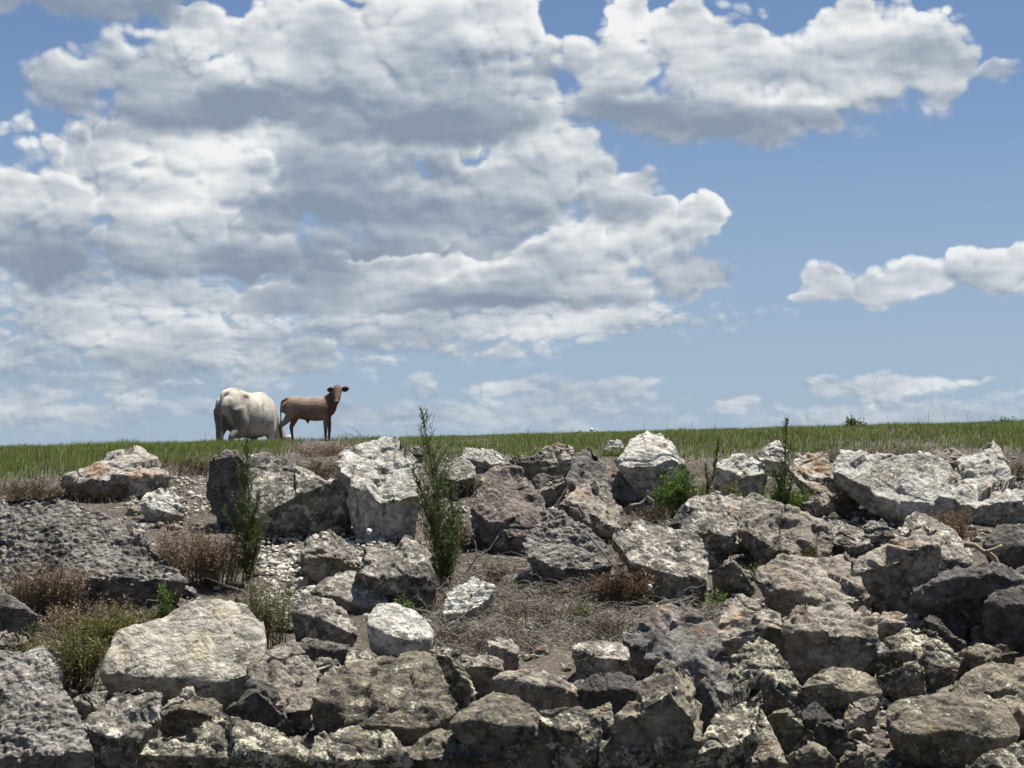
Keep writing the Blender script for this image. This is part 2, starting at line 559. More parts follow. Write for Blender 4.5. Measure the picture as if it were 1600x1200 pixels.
M_GRASS = leaf_mat('green_grass', (0.075, 0.125, 0.024), (0.25, 0.30, 0.08), cc=(0.19, 0.20, 0.065))
M_DRYGRASS = leaf_mat('dry_grass', (0.05, 0.045, 0.022), (0.15, 0.12, 0.06), trans=0.2)
M_FENNEL = leaf_mat('dark_feathery_leaves', (0.034, 0.062, 0.015), (0.125, 0.175, 0.045))
M_GREEN = leaf_mat('fresh_green_leaves', (0.07, 0.13, 0.025), (0.16, 0.235, 0.05))
M_OLIVE = leaf_mat('yellow_green_leaves', (0.085, 0.095, 0.025), (0.215, 0.20, 0.06))
M_DRYWEED = leaf_mat('dry_brown_weed', (0.15, 0.105, 0.068), (0.36, 0.27, 0.185), trans=0.2)
M_RUSTWEED = leaf_mat('rusty_dry_weed', (0.15, 0.09, 0.048), (0.30, 0.205, 0.12), trans=0.2)
M_DULLWEED = leaf_mat('dull_brown_weed', (0.05, 0.038, 0.022), (0.15, 0.112, 0.062), trans=0.2)
M_DRYSTEM = leaf_mat('dry_brown_stems', (0.055, 0.04, 0.026), (0.13, 0.095, 0.06), trans=0.0)
M_BRUSHWEED = leaf_mat('grey_dead_weed', (0.055, 0.046, 0.037), (0.17, 0.143, 0.115), trans=0.1)
M_TWIG = leaf_mat('grey_dead_twigs', (0.09, 0.077, 0.066), (0.31, 0.28, 0.24), trans=0.0, rough=0.9)
M_STEM = leaf_mat('plant_stems', (0.075, 0.06, 0.03), (0.11, 0.09, 0.045), trans=0.0)


def soil_mat():
    m, g, b = new_mat('soil')
    p = g.node('ShaderNodeTexCoord').outputs['Object']
    n1 = g.noise(p, 1.1, 5, 0.6)
    n2 = g.noise(p, 9, 7, 0.7)
    col = g.mix(g.ss(n1, 0.35, 0.65), (0.06, 0.05, 0.04, 1), (0.10, 0.083, 0.067, 1))
    col = g.mix(g.ss(n2, 0.35, 0.7, 0, 0.75), col, (0.07, 0.058, 0.047, 1))
    ch = g.vor(p, 26, out='Color')
    sp = g.node('ShaderNodeSeparateColor')
    g.put(sp.inputs[0], ch)
    col = g.mix(g.ss(sp.outputs[0], 0.90, 0.94, 0, 0.5), col, (0.28, 0.25, 0.22, 1))
    g.put(b.inputs['Base Color'], col)
    bump(g, b, g.m('ADD', n2, g.m('MULTIPLY', g.vor(p, 26), -0.4)), 0.9, 0.05)
    return m


M_SOIL = soil_mat()


def gravel_mat():
    m, g, b = new_mat('pale_rubble')
    a = g.node('ShaderNodeAttribute', attribute_name='tone').outputs['Fac']
    p = g.node('ShaderNodeTexCoord').outputs['Object']
    col = g.mix(a, (0.15, 0.135, 0.115, 1), (0.50, 0.48, 0.43, 1))
    col = g.mix(g.ss(g.noise(p, 40, 3), 0.4, 0.7, 0, 0.5), col, (0.24, 0.2, 0.16, 1))
    g.put(b.inputs['Base Color'], col)
    return m


M_GRAVEL = gravel_mat()


def plain(name, col, rough=0.7, var=0.25, scale=20):
    m, g, b = new_mat(name)
    p = g.node('ShaderNodeTexCoord').outputs['Object']
    c = g.mix(g.ss(g.noise(p, scale, 5, 0.65), 0.3, 0.7, 0, 1), col + (1,), tuple(v * (1 - var) for v in col) + (1,))
    g.put(b.inputs['Base Color'], c)
    b.inputs['Roughness'].default_value = rough
    return m


def water_mat():
    m, g, b = new_mat('lake_water')
    b.inputs['Base Color'].default_value = (0.03, 0.045, 0.04, 1)
    b.inputs['Roughness'].default_value = 0.08
    b.inputs['Specular IOR Level'].default_value = 0.5
    p = g.node('ShaderNodeTexCoord').outputs['Object']
    bump(g, b, g.noise(p, 1.6, 5, 0.6), 0.35, 0.12)
    return m


# ------------------------------------------------------------------ ground sheet
def build_ground():
    ys = np.concatenate([np.linspace(-300, 8, 12), np.arange(9, 60, 0.16), np.linspace(61, 140, 24), np.geomspace(150, 3000, 14)])
    xs = np.concatenate([-np.geomspace(16, 2500, 22)[::-1], np.arange(-15.8, 15.9, 0.18), np.geomspace(16, 2500, 22)])
    X, Y = np.meshgrid(xs, ys)
    Z = terr(X, Y)
    q = np.stack([X.ravel(), Y.ravel(), Z.ravel() * 0], 1)
    near = (sstep(Y, 12, 17) * (1 - sstep(Y, 60, 90))).ravel()
    rough = 0.10 * fbm(q * 0.9, 3) + 0.05 * fbm(q * 3.1, 3)
    flat = sstep(Y, 33, 40).ravel()
    Z = Z.ravel() + near * rough * (1 - 0.75 * flat) - 0.10 * (1 - flat) * near
    # low mound of dry weeds on the crest by the calf
    V = np.stack([X.ravel(), Y.ravel(), Z], 1)
    nx, ny = len(xs), len(ys)
    a = (np.arange(ny - 1)[:, None] * nx + np.arange(nx - 1)[None, :]).ravel()
    F = np.stack([a, a + 1, a + nx + 1, a + nx], 1)
    o = link('ground', mesh_np('ground', V, F, True), M_SOIL)
    tag(o, 'earth levee bank rising from the water to a grassy crest', kind='structure')
    w = mesh_np('water', [(-900, -900, 0), (900, -900, 0), (900, 15.2, 0), (-900, 15.2, 0)], np.array([[0, 1, 2, 3]]))
    w = link('water', w, water_mat())
    tag(w, 'calm water at the foot of the rock bank', kind='structure')


build_ground()
# ------------------------------------------------------------------ boulders
# (stone, name, label, outline as seen, brow line where the lit top breaks into the front face)
B = [
 # --- upper row, left
 ('orange', 'boulder', 'peaked rock with rusty orange right slope at the grass edge, left of the white cow', [(98,750),(128,735),(175,712),(205,697),(235,715),(264,738),(262,752),(245,766),(200,772),(170,776),(120,768)], [(105,756),(150,748),(200,750),(230,745),(260,742)]),
 ('white', 'rock', 'small pale rock just below the peaked rusty rock', [(226,790),(230,768),(262,763),(280,785),(290,802),(265,814),(245,812)], [(228,786),(250,800),(288,804)]),
 ('knob', 'boulder', 'huge dark grey knobbly boulder at the left edge above the green weeds', [(-70,800),(0,781),(40,776),(90,778),(140,795),(180,815),(230,850),(268,885),(286,908),(250,925),(200,925),(130,945),(60,955),(-70,950)], [(-60,930),(60,915),(150,900),(210,905),(284,906)]),
 ('dark', 'boulder', 'smooth dark grey rock under the knobbly boulder at the left edge', [(-40,930),(0,922),(40,945),(60,962),(55,990),(0,1000),(-40,995)], [(-40,945),(30,952),(60,965)]),
 ('slate', 'boulder', 'upright dark grey rock behind the shorter feathery weed, under the white cow', [(324,745),(330,715),(348,704),(372,706),(392,722),(402,750),(406,795),(385,815),(350,805),(330,775)], [(328,722),(350,713),(375,716),(398,745)]),
 ('gray', 'boulder', 'grey boulder with pale sloping top and black hollow beneath, right of the shorter feathery weed', [(386,715),(418,708),(440,722),(462,738),(503,750),(528,765),(546,800),(546,828),(520,836),(440,828),(408,815),(394,780)], [(408,808),(445,783),(475,768),(505,757)]),
 ('white', 'rock', 'small white chip lying off the right tip of the grey hollowed boulder', [(505,752),(515,755),(550,775),(550,788),(530,794),(515,780)], [(506,762),(530,782),(549,783)]),
 ('white', 'boulder', 'big bright white limestone block beside the tall dark feathery weed', [(530,728),(536,712),(549,699),(590,694),(607,684),(625,687),(636,700),(651,735),(657,778),(642,800),(640,828),(600,838),(562,832),(558,800),(556,770)], [(534,738),(560,758),(585,786),(602,790),(613,780),(654,783)]),
 ('gray', 'rock', 'small grey rock peeping out behind the upper part of the tall feathery weed', [(638,705),(645,696),(658,697),(663,708),(658,720),(642,720)], [(640,708),(662,711)]),
 ('gray', 'boulder', 'rounded grey rock just right of the tall dark feathery weed', [(688,735),(692,720),(705,712),(730,716),(744,735),(740,760),(715,775),(692,765)], [(690,745),(715,752),(743,745)]),
 ('white', 'rock', 'flat white rock at the grass edge between the tall weed and the reddish boulder', [(722,714),(730,702),(755,701),(788,711),(802,722),(775,735),(740,732)], [(724,716),(760,722),(800,723)]),
 ('red', 'boulder', 'tall reddish brown pointed boulder right of the tall feathery weed', [(738,790),(745,770),(770,738),(795,713),(803,711),(815,735),(832,765),(845,788),(851,805),(848,825),(830,850),(798,860),(772,850),(752,835)], [(740,792),(760,832),(795,842),(849,822)]),
 ('brown', 'rock', 'flat dark rock with pale rim at the grass edge right of the reddish boulder', [(803,724),(810,713),(840,716),(868,729),(870,738),(855,746),(820,744)], [(804,722),(840,726),(868,733)]),
 ('tan', 'rock', 'small tan rock tucked behind the orange topped stone at the grass edge', [(832,716),(850,700),(865,696),(874,703),(862,716),(845,722)], [(834,715),(870,708)]),
 ('orange', 'rock', 'small orange topped stone at the grass edge left of the slate grey slab', [(847,720),(855,708),(872,697),(895,702),(898,720),(890,735),(870,738),(855,731)], [(849,719),(872,724),(896,716)]),
 ('slate', 'boulder', 'slanted slate grey slab with a rusty streak, left of the big white capped boulder', [(886,740),(898,712),(912,703),(922,699),(940,715),(955,729),(978,750),(1002,770),(1010,779),(1000,788),(960,776),(935,768),(905,764),(890,755)], [(888,752),(935,764),(1003,783)]),
 ('tan', 'rock', 'pale tan slab leaning in the gap below the slate grey slab', [(832,768),(850,757),(880,748),(885,760),(872,778),(850,786),(836,780)], [(835,772),(855,767),(884,756)]),
 ('dark', 'rock', 'dark stone in shadow between reddish boulder and tan slab', [(826,752),(840,742),(875,742),(886,752),(870,772),(840,775)], [(828,755),(884,755)]),
 ('white', 'boulder', 'big white capped boulder on the skyline at the middle of the crest', [(962,716),(975,705),(990,689),(1000,680),(1025,676),(1045,684),(1051,700),(1060,718),(1074,745),(1062,775),(1035,790),(1018,778),(1000,755),(972,728)], [(964,719),(985,727),(1010,728),(1032,722),(1052,716),(1066,735)]),
 ('white', 'rock', 'small whitish stone touching the left foot of the white capped boulder', [(944,702),(953,691),(966,688),(974,697),(970,708),(952,709)], [(946,703),(972,701)]),
 ('tan', 'boulder', 'tan boulder with pale top and dark lower left, below the slate grey slab', [(873,790),(885,779),(900,764),(925,755),(946,764),(962,785),(967,808),(966,830),(945,842),(918,832),(893,815),(876,803)], [(876,792),(900,797),(930,818),(964,828)]),
 ('knob', 'boulder', 'dark knobbly sloping boulder below the reddish boulder, above the dead brush', [(824,840),(845,810),(870,799),(890,808),(918,826),(942,850),(957,882),(942,905),(900,915),(860,902),(838,872)], [(836,872),(880,893),(950,886)]),
 ('gray', 'boulder', 'big speckled grey block with dark undercut at the middle, above the rugged dark boulder', [(963,832),(985,817),(1010,815),(1040,829),(1075,827),(1096,845),(1102,870),(1105,900),(1100,925),(1060,938),(1020,930),(1012,905),(995,880),(970,855)], [(970,852),(1005,888),(1055,897),(1104,906)]),
 ('gray', 'boulder', 'grey rock with tan foot, left in the row of three blocks', [(1066,805),(1075,785),(1095,775),(1116,772),(1130,790),(1139,812),(1142,845),(1138,870),(1115,876),(1098,856),(1080,838),(1067,828)], [(1069,824),(1100,832),(1138,835)]),
 ('orange', 'boulder', 'pinkish tan upright block, middle in the row of three blocks', [(1112,773),(1125,769),(1150,774),(1164,784),(1168,810),(1165,845),(1150,860),(1138,850),(1130,805)], [(1134,838),(1150,842),(1166,838)]),
 ('tan', 'boulder', 'broad tan grey mossy block, right in the row of three blocks', [(1162,785),(1175,772),(1190,781),(1225,794),(1262,807),(1290,820),(1293,840),(1288,866),(1250,882),(1205,876),(1180,855),(1166,828)], [(1168,828),(1212,862),(1288,856)]),
 ('dark', 'rock', 'small dark stone with white flecks at the left foot of the row of three blocks', [(1044,828),(1055,805),(1070,789),(1079,800),(1074,828),(1055,836)], [(1046,822),(1076,812)]),
 ('white', 'boulder', 'whitish flat rock between the two feathery weeds on the right', [(1116,742),(1122,722),(1145,711),(1160,711),(1190,724),(1203,736),(1197,752),(1160,770),(1135,760),(1118,754)], [(1118,734),(1150,740),(1200,740)]),
 ('white', 'rock', 'small white rock at the grass edge just left of the right spiky weed', [(1184,714),(1195,700),(1210,690),(1222,691),(1231,705),(1230,727),(1215,738),(1193,731)], [(1186,718),(1229,724)]),
 ('orange', 'boulder', 'slanted white slab with rusty orange lower end, right of the spiky weed', [(1233,724),(1245,710),(1265,706),(1285,709),(1303,718),(1316,738),(1332,765),(1342,781),(1330,792),(1300,780),(1268,768),(1248,748)], [(1238,738),(1272,764),(1335,785)]),
 ('white', 'boulder', 'long white wall-like boulder at the grass edge behind the brown dry weed', [(1303,722),(1312,711),(1340,711),(1400,717),(1440,715),(1472,715),(1488,735),(1503,760),(1495,795),(1480,812),(1440,815),(1400,802),(1375,785),(1345,762),(1320,742)], [(1318,742),(1350,762),(1385,790),(1435,785),(1498,780)]),
 ('white', 'boulder', 'jagged grey and white boulder with a pointed peak at the right edge', [(1486,745),(1500,726),(1530,714),(1533,698),(1545,689),(1556,704),(1562,718),(1582,740),(1602,770),(1608,792),(1597,800),(1570,795),(1545,802),(1530,810),(1500,806),(1486,782)], [(1489,782),(1522,798),(1552,786),(1602,788)]),
 ('tan', 'rock', 'flat pinkish tan rock behind the long white boulder, at the grass edge', [(1446,717),(1460,705),(1485,702),(1506,711),(1514,726),(1480,730)], [(1448,718),(1480,723),(1512,724)]),
 ('tan', 'rock', 'small low stone in shadow under the slanted rusty slab', [(1256,792),(1260,778),(1285,772),(1306,790),(1306,804),(1280,806)], [(1258,788),(1285,790),(1305,797)]),
 ('gray', 'rock', 'jagged whitish grey rock, left of the two small rocks below the dry weed', [(1292,838),(1296,811),(1303,802),(1315,820),(1340,824),(1356,835),(1362,850),(1345,862),(1315,866),(1294,860)], [(1293,845),(1325,856),(1360,846)]),
 ('gray', 'rock', 'small pale grey rock, right of the two small rocks below the dry weed', [(1349,824),(1360,814),(1380,811),(1391,830),(1400,846),(1382,860),(1358,857)], [(1352,832),(1380,836),(1398,843)]),
 ('gray', 'boulder', 'rounded blue grey boulder behind the long tan ridge on the right', [(1408,835),(1415,810),(1430,800),(1450,804),(1490,829),(1514,855),(1522,875),(1517,895),(1480,912),(1448,900),(1425,860)], [(1412,846),(1450,868),(1518,882)]),
 ('tan', 'boulder', 'long tan ridge shaped boulder with dark lichened front on the right', [(1333,880),(1350,874),(1390,854),(1415,830),(1440,819),(1457,834),(1466,856),(1468,885),(1448,915),(1445,948),(1410,960),(1378,950),(1355,920)], [(1340,895),(1390,882),(1430,862),(1464,853)]),
 ('slate', 'boulder', 'wide dark fronted boulder with grey top below the pale driftwood at the right', [(1424,945),(1440,920),(1470,904),(1510,889),(1545,880),(1577,890),(1595,915),(1588,940),(1570,980),(1540,1000),(1490,995),(1438,980)], [(1432,924),(1500,906),(1560,898),(1593,918)]),
 ('dark', 'boulder', 'smooth charcoal rock at the right edge under the jagged peaked boulder', [(1536,845),(1558,822),(1600,818),(1660,835),(1660,885),(1590,882),(1558,876),(1540,862)], [(1540,850),(1580,850),(1655,855)]),
 ('gray', 'rock', 'flat grey rock at the right edge just below the charcoal rock', [(1570,897),(1600,884),(1660,890),(1660,922),(1600,922),(1578,910)], [(1574,900),(1655,902)]),
 ('tan', 'boulder', 'scalloped pale slab with curved hollows right of the centre', [(1184,905),(1205,880),(1215,869),(1240,876),(1285,877),(1300,880),(1325,864),(1336,885),(1346,905),(1354,928),(1353,965),(1340,975),(1290,950),(1210,935)], [(1188,908),(1255,928),(1310,946),(1352,934)]),
 ('gray', 'rock', 'small dark angular rock with a pale ridge left of the scalloped slab', [(1110,895),(1130,880),(1143,869),(1161,890),(1178,916),(1155,926),(1125,918)], [(1113,893),(1145,878),(1175,914)]),
 ('tan', 'boulder', 'squarish pale topped boulder with black shaded lower face, below the scalloped slab', [(1221,968),(1235,955),(1255,949),(1275,941),(1305,944),(1335,947),(1353,960),(1362,990),(1374,1030),(1372,1055),(1330,1060),(1290,1058),(1250,1066),(1233,1045),(1224,995)], [(1226,980),(1260,988),(1295,993),(1330,992),(1364,1000)]),
 ('tan', 'boulder', 'pale tan flat faced boulder left of the squarish pale topped one', [(1120,990),(1128,960),(1140,945),(1152,931),(1175,937),(1200,944),(1224,964),(1232,1000),(1228,1040),(1195,1048),(1178,1020),(1150,1018),(1128,1010)], [(1123,1000),(1160,996),(1200,982),(1228,992)]),
 ('tan', 'rock', 'thin flat tan slab in the gap under the long tan ridge', [(1360,967),(1370,957),(1430,959),(1442,972),(1425,985),(1378,1002),(1362,990)], [(1362,967),(1400,972),(1440,974)]),
 ('lichen', 'boulder', 'two lobed lichen covered rock below the thin flat tan slab', [(1369,1015),(1385,1000),(1415,985),(1430,979),(1455,979),(1475,1000),(1494,1020),(1499,1042),(1492,1060),(1468,1068),(1440,1055),(1400,1052),(1373,1050)], [(1371,1018),(1400,1014),(1425,1018),(1460,1038),(1497,1046)]),
 ('brown', 'rock', 'small tan topped stone with dark front under the two lobed rock', [(1373,1058),(1400,1045),(1430,1032),(1441,1040),(1444,1070),(1441,1095),(1410,1092),(1382,1076)], [(1376,1058),(1410,1051),(1442,1046)]),
 ('dark', 'rock', 'narrow dark jagged rock under the wide dark fronted boulder', [(1443,968),(1460,959),(1480,980),(1501,1000),(1507,1012),(1490,1018),(1468,1002)], [(1446,968),(1480,986),(1505,1010)]),
 ('brown', 'rock', 'flat olive brown rock near the right edge, right of the two lobed rock', [(1493,1025),(1510,1012),(1560,1009),(1583,1016),(1586,1028),(1560,1042),(1520,1048),(1498,1045)], [(1496,1022),(1540,1028),(1584,1022)]),
 ('brown', 'boulder', 'smooth grey brown boulder at the right edge above the largest brown one', [(1486,1080),(1510,1050),(1550,1035),(1600,1043),(1665,1055),(1665,1095),(1560,1098),(1500,1095)], [(1488,1078),(1560,1082),(1660,1085)]),
 ('brown', 'boulder', 'largest smooth brown boulder in the bottom right corner, with a notch in its front', [(1380,1115),(1395,1095),(1440,1089),(1480,1079),(1530,1074),(1566,1100),(1590,1130),(1592,1150),(1570,1172),(1520,1190),(1470,1198),(1430,1186),(1400,1155)], [(1383,1122),(1410,1148),(1440,1150),(1500,1144),(1550,1154),(1590,1146)]),
 ('brown', 'boulder', 'rounded brown grey rock below the squarish pale topped boulder', [(1246,1076),(1270,1055),(1300,1041),(1335,1047),(1366,1060),(1374,1078),(1372,1100),(1340,1112),(1318,1122),(1288,1110),(1258,1092)], [(1248,1076),(1290,1066),(1330,1084),(1372,1084)]),
 ('tan', 'rock', 'small pale tan stone left of the largest brown boulder', [(1316,1124),(1330,1105),(1345,1094),(1369,1092),(1366,1118),(1355,1132),(1325,1136)], [(1318,1122),(1340,1122),(1366,1112)]),
 ('dark', 'boulder', 'dark diagonal rock in shadow left of the small pale tan stone', [(1250,1115),(1270,1101),(1295,1120),(1320,1143),(1335,1156),(1326,1176),(1290,1180),(1258,1158)], [(1253,1114),(1290,1132),(1332,1158)]),
 ('lichen', 'boulder', 'tall dark lichen spotted boulder left of the squarish pale topped one', [(1138,1065),(1150,1030),(1165,1010),(1195,1004),(1215,1020),(1236,1050),(1250,1075),(1252,1112),(1225,1120),(1198,1118),(1168,1100),(1143,1088)], [(1142,1072),(1185,1056),(1215,1070),(1250,1092)]),
 ('lichen', 'boulder', 'dark lichen mottled wedge at the bottom edge right of the triangular boulder', [(1086,1195),(1105,1150),(1125,1120),(1150,1090),(1175,1079),(1185,1100),(1182,1145),(1172,1190),(1150,1225),(1100,1225)], [(1090,1190),(1130,1172),(1180,1140)]),
 ('brown', 'boulder', 'smooth brown wedge at the bottom edge right of the lichen mottled one', [(1168,1190),(1180,1120),(1190,1109),(1205,1138),(1226,1180),(1232,1225),(1168,1225)], [(1170,1195),(1195,1185),(1228,1190)]),
 ('brown', 'boulder', 'dark brown rock with a pale right corner below the tall lichen spotted boulder', [(1198,1120),(1240,1109),(1262,1119),(1274,1145),(1268,1160),(1258,1182),(1225,1182),(1203,1150)], [(1200,1124),(1235,1122),(1272,1146)]),
 ('brown', 'rock', 'low flat brown stone at the bottom edge under the dark diagonal rock', [(1222,1185),(1260,1155),(1285,1169),(1307,1185),(1318,1225),(1222,1225)], [(1224,1190),(1270,1182),(1312,1196)]),
 ('brown', 'rock', 'small brown stone at the bottom edge left of the largest brown boulder', [(1310,1185),(1325,1169),(1360,1171),(1383,1190),(1386,1225),(1310,1225)], [(1312,1190),(1345,1184),(1384,1198)]),
 ('lichen', 'boulder', 'speckled boulder cut by the bottom right corner of the view', [(1505,1205),(1540,1182),(1600,1160),(1670,1165),(1670,1240),(1505,1240)], [(1508,1210),(1590,1205),(1668,1205)]),
 ('dark', 'boulder', 'dark boulder with a white patch at the right edge, below the flat grey rock', [(1536,950),(1560,930),(1600,919),(1665,930),(1665,1015),(1580,1012),(1546,998)], [(1540,946),(1590,944),(1660,948)]),
 ('brown', 'boulder', 'rough brown rock at the right edge beside the largest brown boulder', [(1552,1100),(1590,1081),(1665,1085),(1665,1165),(1600,1152),(1570,1125)], [(1556,1104),(1600,1118),(1660,1120)]),
 ('tan', 'rock', 'tiny tan chip in the black gap above the olive brown rock', [(1518,984),(1528,978),(1542,996),(1538,1002),(1524,994)], [(1520,986),(1540,998)]),
 ('white', 'rock', 'tiny white chip just above the tan chip in the black gap', [(1528,974),(1533,968),(1541,970),(1540,980),(1532,982)], [(1529,976),(1540,977)]),
 # --- centre low
 ('gray', 'boulder', 'flat almond shaped boulder with white speckled top, below the dead brush', [(892,1012),(905,1003),(935,999),(970,1002),(1000,1009),(1026,1021),(1044,1033),(1030,1047),(1010,1053),(975,1056),(940,1052),(905,1046),(896,1030)], [(894,1014),(930,1028),(970,1030),(1010,1031),(1041,1033)]),
 ('dark', 'boulder', 'dark grey rock in the shade under the almond shaped boulder', [(900,1080),(920,1055),(960,1050),(990,1058),(1000,1080),(988,1112),(966,1142),(950,1148),(922,1118),(905,1098)], [(903,1082),(950,1075),(997,1080)]),
 ('brown', 'boulder', 'large triangular boulder with dark flat front at the bottom, right of centre', [(956,1144),(985,1110),(1010,1075),(1035,1045),(1050,1037),(1065,1047),(1081,1065),(1085,1100),(1090,1155),(1082,1185),(1060,1225),(1020,1225),(983,1172)], [(960,1142),(1010,1106),(1045,1085),(1062,1105),(1072,1140),(1087,1158)]),
 ('dark', 'boulder', 'dark brown block in shade right of the triangular boulder', [(1078,1080),(1100,1063),(1117,1067),(1125,1100),(1130,1122),(1112,1160),(1090,1182),(1083,1130)], [(1080,1080),(1100,1068),(1127,1110)]),
 ('slate', 'boulder', 'rugged dark grey boulder draped with dead twigs, above the triangular boulder', [(973,990),(1000,965),(1040,945),(1070,939),(1090,949),(1110,970),(1126,1000),(1132,1030),(1142,1080),(1132,1118),(1112,1085),(1080,1075),(1050,1045),(1008,1018),(985,1008)], [(985,1003),(1050,1035),(1110,1065),(1138,1082)]),
 ('tan', 'boulder', 'smooth tan brown almond shaped boulder left of the white speckled one', [(768,1063),(790,1048),(830,1044),(870,1054),(891,1070),(907,1090),(925,1110),(900,1119),(850,1120),(812,1113),(783,1090)], [(772,1062),(820,1067),(870,1074),(905,1092)]),
 ('brown', 'boulder', 'broad brown rock under the smooth tan almond shaped boulder', [(703,1132),(735,1100),(770,1082),(805,1087),(832,1108),(857,1130),(865,1170),(856,1215),(820,1225),(760,1175),(720,1152)], [(708,1130),(770,1128),(830,1135),(860,1165)]),
 ('lichen', 'boulder', 'tan topped rock with black hollow front left of the slender tan stone', [(843,1116),(880,1109),(930,1111),(940,1120),(938,1145),(930,1180),(925,1220),(870,1225),(857,1180)], [(850,1130),(885,1138),(920,1158),(938,1140)]),
 ('tan', 'rock', 'slender upright tan stone left of the triangular boulder', [(926,1160),(934,1105),(950,1099),(958,1115),(957,1140),(944,1160),(938,1215),(925,1215)], [(930,1118),(945,1120),(957,1135)]),
 ('lichen', 'boulder', 'lichen flecked rock at the bottom edge in front of the triangular boulder', [(933,1155),(955,1139),(975,1149),(1001,1170),(1022,1195),(1030,1230),(933,1230)], [(936,1172),(970,1172),(1015,1192)]),
 ('gray', 'boulder', 'oval speckled grey rock above the pair of rounded rocks, left of centre', [(486,924),(498,908),(530,896),(570,893),(596,904),(606,920),(604,938),(595,948),(575,953),(545,942),(508,930)], [(488,923),(535,935),(575,946),(604,934)]),
 ('gray', 'boulder', 'rounded grey rock, left of the pair below the oval speckled rock', [(456,955),(468,935),(490,930),(520,937),(541,955),(554,975),(558,992),(546,1008),(520,1014),(483,1002),(460,980)], [(458,956),(500,967),(540,984),(556,992)]),
 ('white', 'boulder', 'white capped rounded rock, right of the pair below the oval speckled rock', [(575,965),(590,945),(615,941),(640,949),(666,970),(674,986),(672,1005),(655,1018),(640,1032),(600,1042),(583,1018),(576,990)], [(578,978),(610,990),(645,1000),(672,998)]),
 ('dark', 'rock', 'dark bluish rock in shade under the pair of rounded rocks', [(458,1010),(480,996),(520,1005),(547,1008),(540,1042),(500,1042),(472,1028)], [(460,1012),(510,1014),(546,1016)]),
 ('tan', 'boulder', 'pale tan split block right of the biggest pale boulder', [(393,1055),(405,1030),(430,1014),(460,1009),(476,1024),(492,1045),(494,1072),(492,1110),(480,1128),(455,1133),(428,1118),(402,1088)], [(402,1085),(448,1112),(491,1104)]),
 ('gray', 'rock', 'small grey knob resting on the right of the pale tan split block', [(474,1042),(490,1029),(520,1029),(533,1040),(522,1053),(490,1055)], [(476,1041),(505,1043),(531,1043)]),
 ('lichen', 'rock', 'small crusty stone below the gap between the pair of rounded rocks', [(538,1046),(545,1010),(560,1006),(586,1021),(596,1036),(575,1052)], [(540,1040),(565,1038),(594,1038)]),
 ('brown', 'boulder', 'massive dark brown block with pale crust, left of centre near the bottom', [(490,1095),(500,1065),(520,1049),(560,1045),(600,1039),(640,1024),(665,1021),(679,1035),(684,1060),(702,1090),(712,1106),(695,1126),(675,1148),(640,1158),(600,1150),(560,1155),(518,1150),(494,1130)], [(493,1096),(540,1130),(600,1132),(650,1138),(700,1112)]),
 ('lichen', 'rock', 'slender leaning stone with pale right rim, right of the massive brown block', [(679,1034),(690,1016),(705,1017),(716,1035),(731,1065),(740,1086),(735,1098),(715,1104),(693,1086),(682,1058)], [(681,1026),(703,1028),(712,1056),(737,1090)]),
 ('tan', 'rock', 'small rounded tan stone right of the slender leaning stone', [(720,1044),(740,1027),(765,1021),(787,1035),(788,1052),(772,1070),(745,1088),(733,1068)], [(722,1043),(760,1042),(786,1050)]),
 ('tan', 'rock', 'small tan stone at the foot of the dead brush above the tan almond boulder', [(760,1006),(775,995),(795,997),(810,1010),(810,1038),(795,1050),(773,1044)], [(762,1010),(785,1014),(809,1024)]),
 ('lichen', 'boulder', 'lumpy grey tan boulder at the bottom edge below the massive brown block', [(485,1185),(495,1152),(530,1141),(570,1141),(610,1144),(627,1165),(641,1183),(645,1230),(485,1230)], [(488,1184),(560,1186),(640,1186)]),
 ('brown', 'boulder', 'broad crusted brown boulder at the bottom edge, centre', [(636,1190),(660,1158),(700,1139),(725,1121),(770,1121),(812,1135),(833,1165),(838,1230),(636,1230)], [(640,1192),(740,1180),(834,1185)]),
 # --- left low
 ('cream', 'boulder', 'biggest pale smooth boulder on the lower left with a shadowed underside', [(160,1050),(175,1015),(185,985),(215,980),(250,974),(270,955),(300,941),(350,939),(386,945),(406,970),(414,1000),(408,1042),(402,1060),(380,1084),(340,1098),(290,1094),(250,1080),(200,1070)], [(163,1048),(230,1052),(290,1058),(360,1058),(409,1044)]),
 ('knob', 'boulder', 'huge rough grey boulder filling the bottom left corner', [(-80,1035),(0,1019),(30,1021),(60,1034),(86,1060),(112,1095),(128,1130),(143,1170),(146,1235),(-80,1235)], [(-75,1190),(60,1180),(142,1178)]),
 ('white', 'rock', 'whitish rock behind the top of the bottom left corner boulder', [(26,1025),(55,1010),(75,1007),(96,1020),(102,1045),(100,1078),(80,1075),(50,1050)], [(28,1026),(65,1038),(101,1048)]),
 ('tan', 'rock', 'small stone at the left edge above the bottom left corner boulder', [(-14,1003),(10,985),(30,989),(39,1010),(25,1026),(-5,1028)], [(-12,1006),(38,1008)]),
 ('tan', 'rock', 'small pale yellow stone right of the bottom left corner boulder', [(113,1098),(130,1085),(165,1086),(169,1100),(155,1118),(122,1122)], [(115,1097),(140,1103),(168,1100)]),
 ('gray', 'boulder', 'grey diamond shaped boulder below the biggest pale boulder', [(132,1130),(170,1105),(185,1085),(215,1074),(241,1080),(252,1100),(247,1122),(228,1155),(205,1195),(165,1205),(138,1180)], [(136,1140),(180,1160),(246,1124)]),
 ('tan', 'rock', 'small pointed stone under the biggest pale boulder', [(248,1110),(280,1085),(303,1073),(307,1090),(288,1110),(260,1122)], [(250,1108),(285,1098),(306,1088)]),
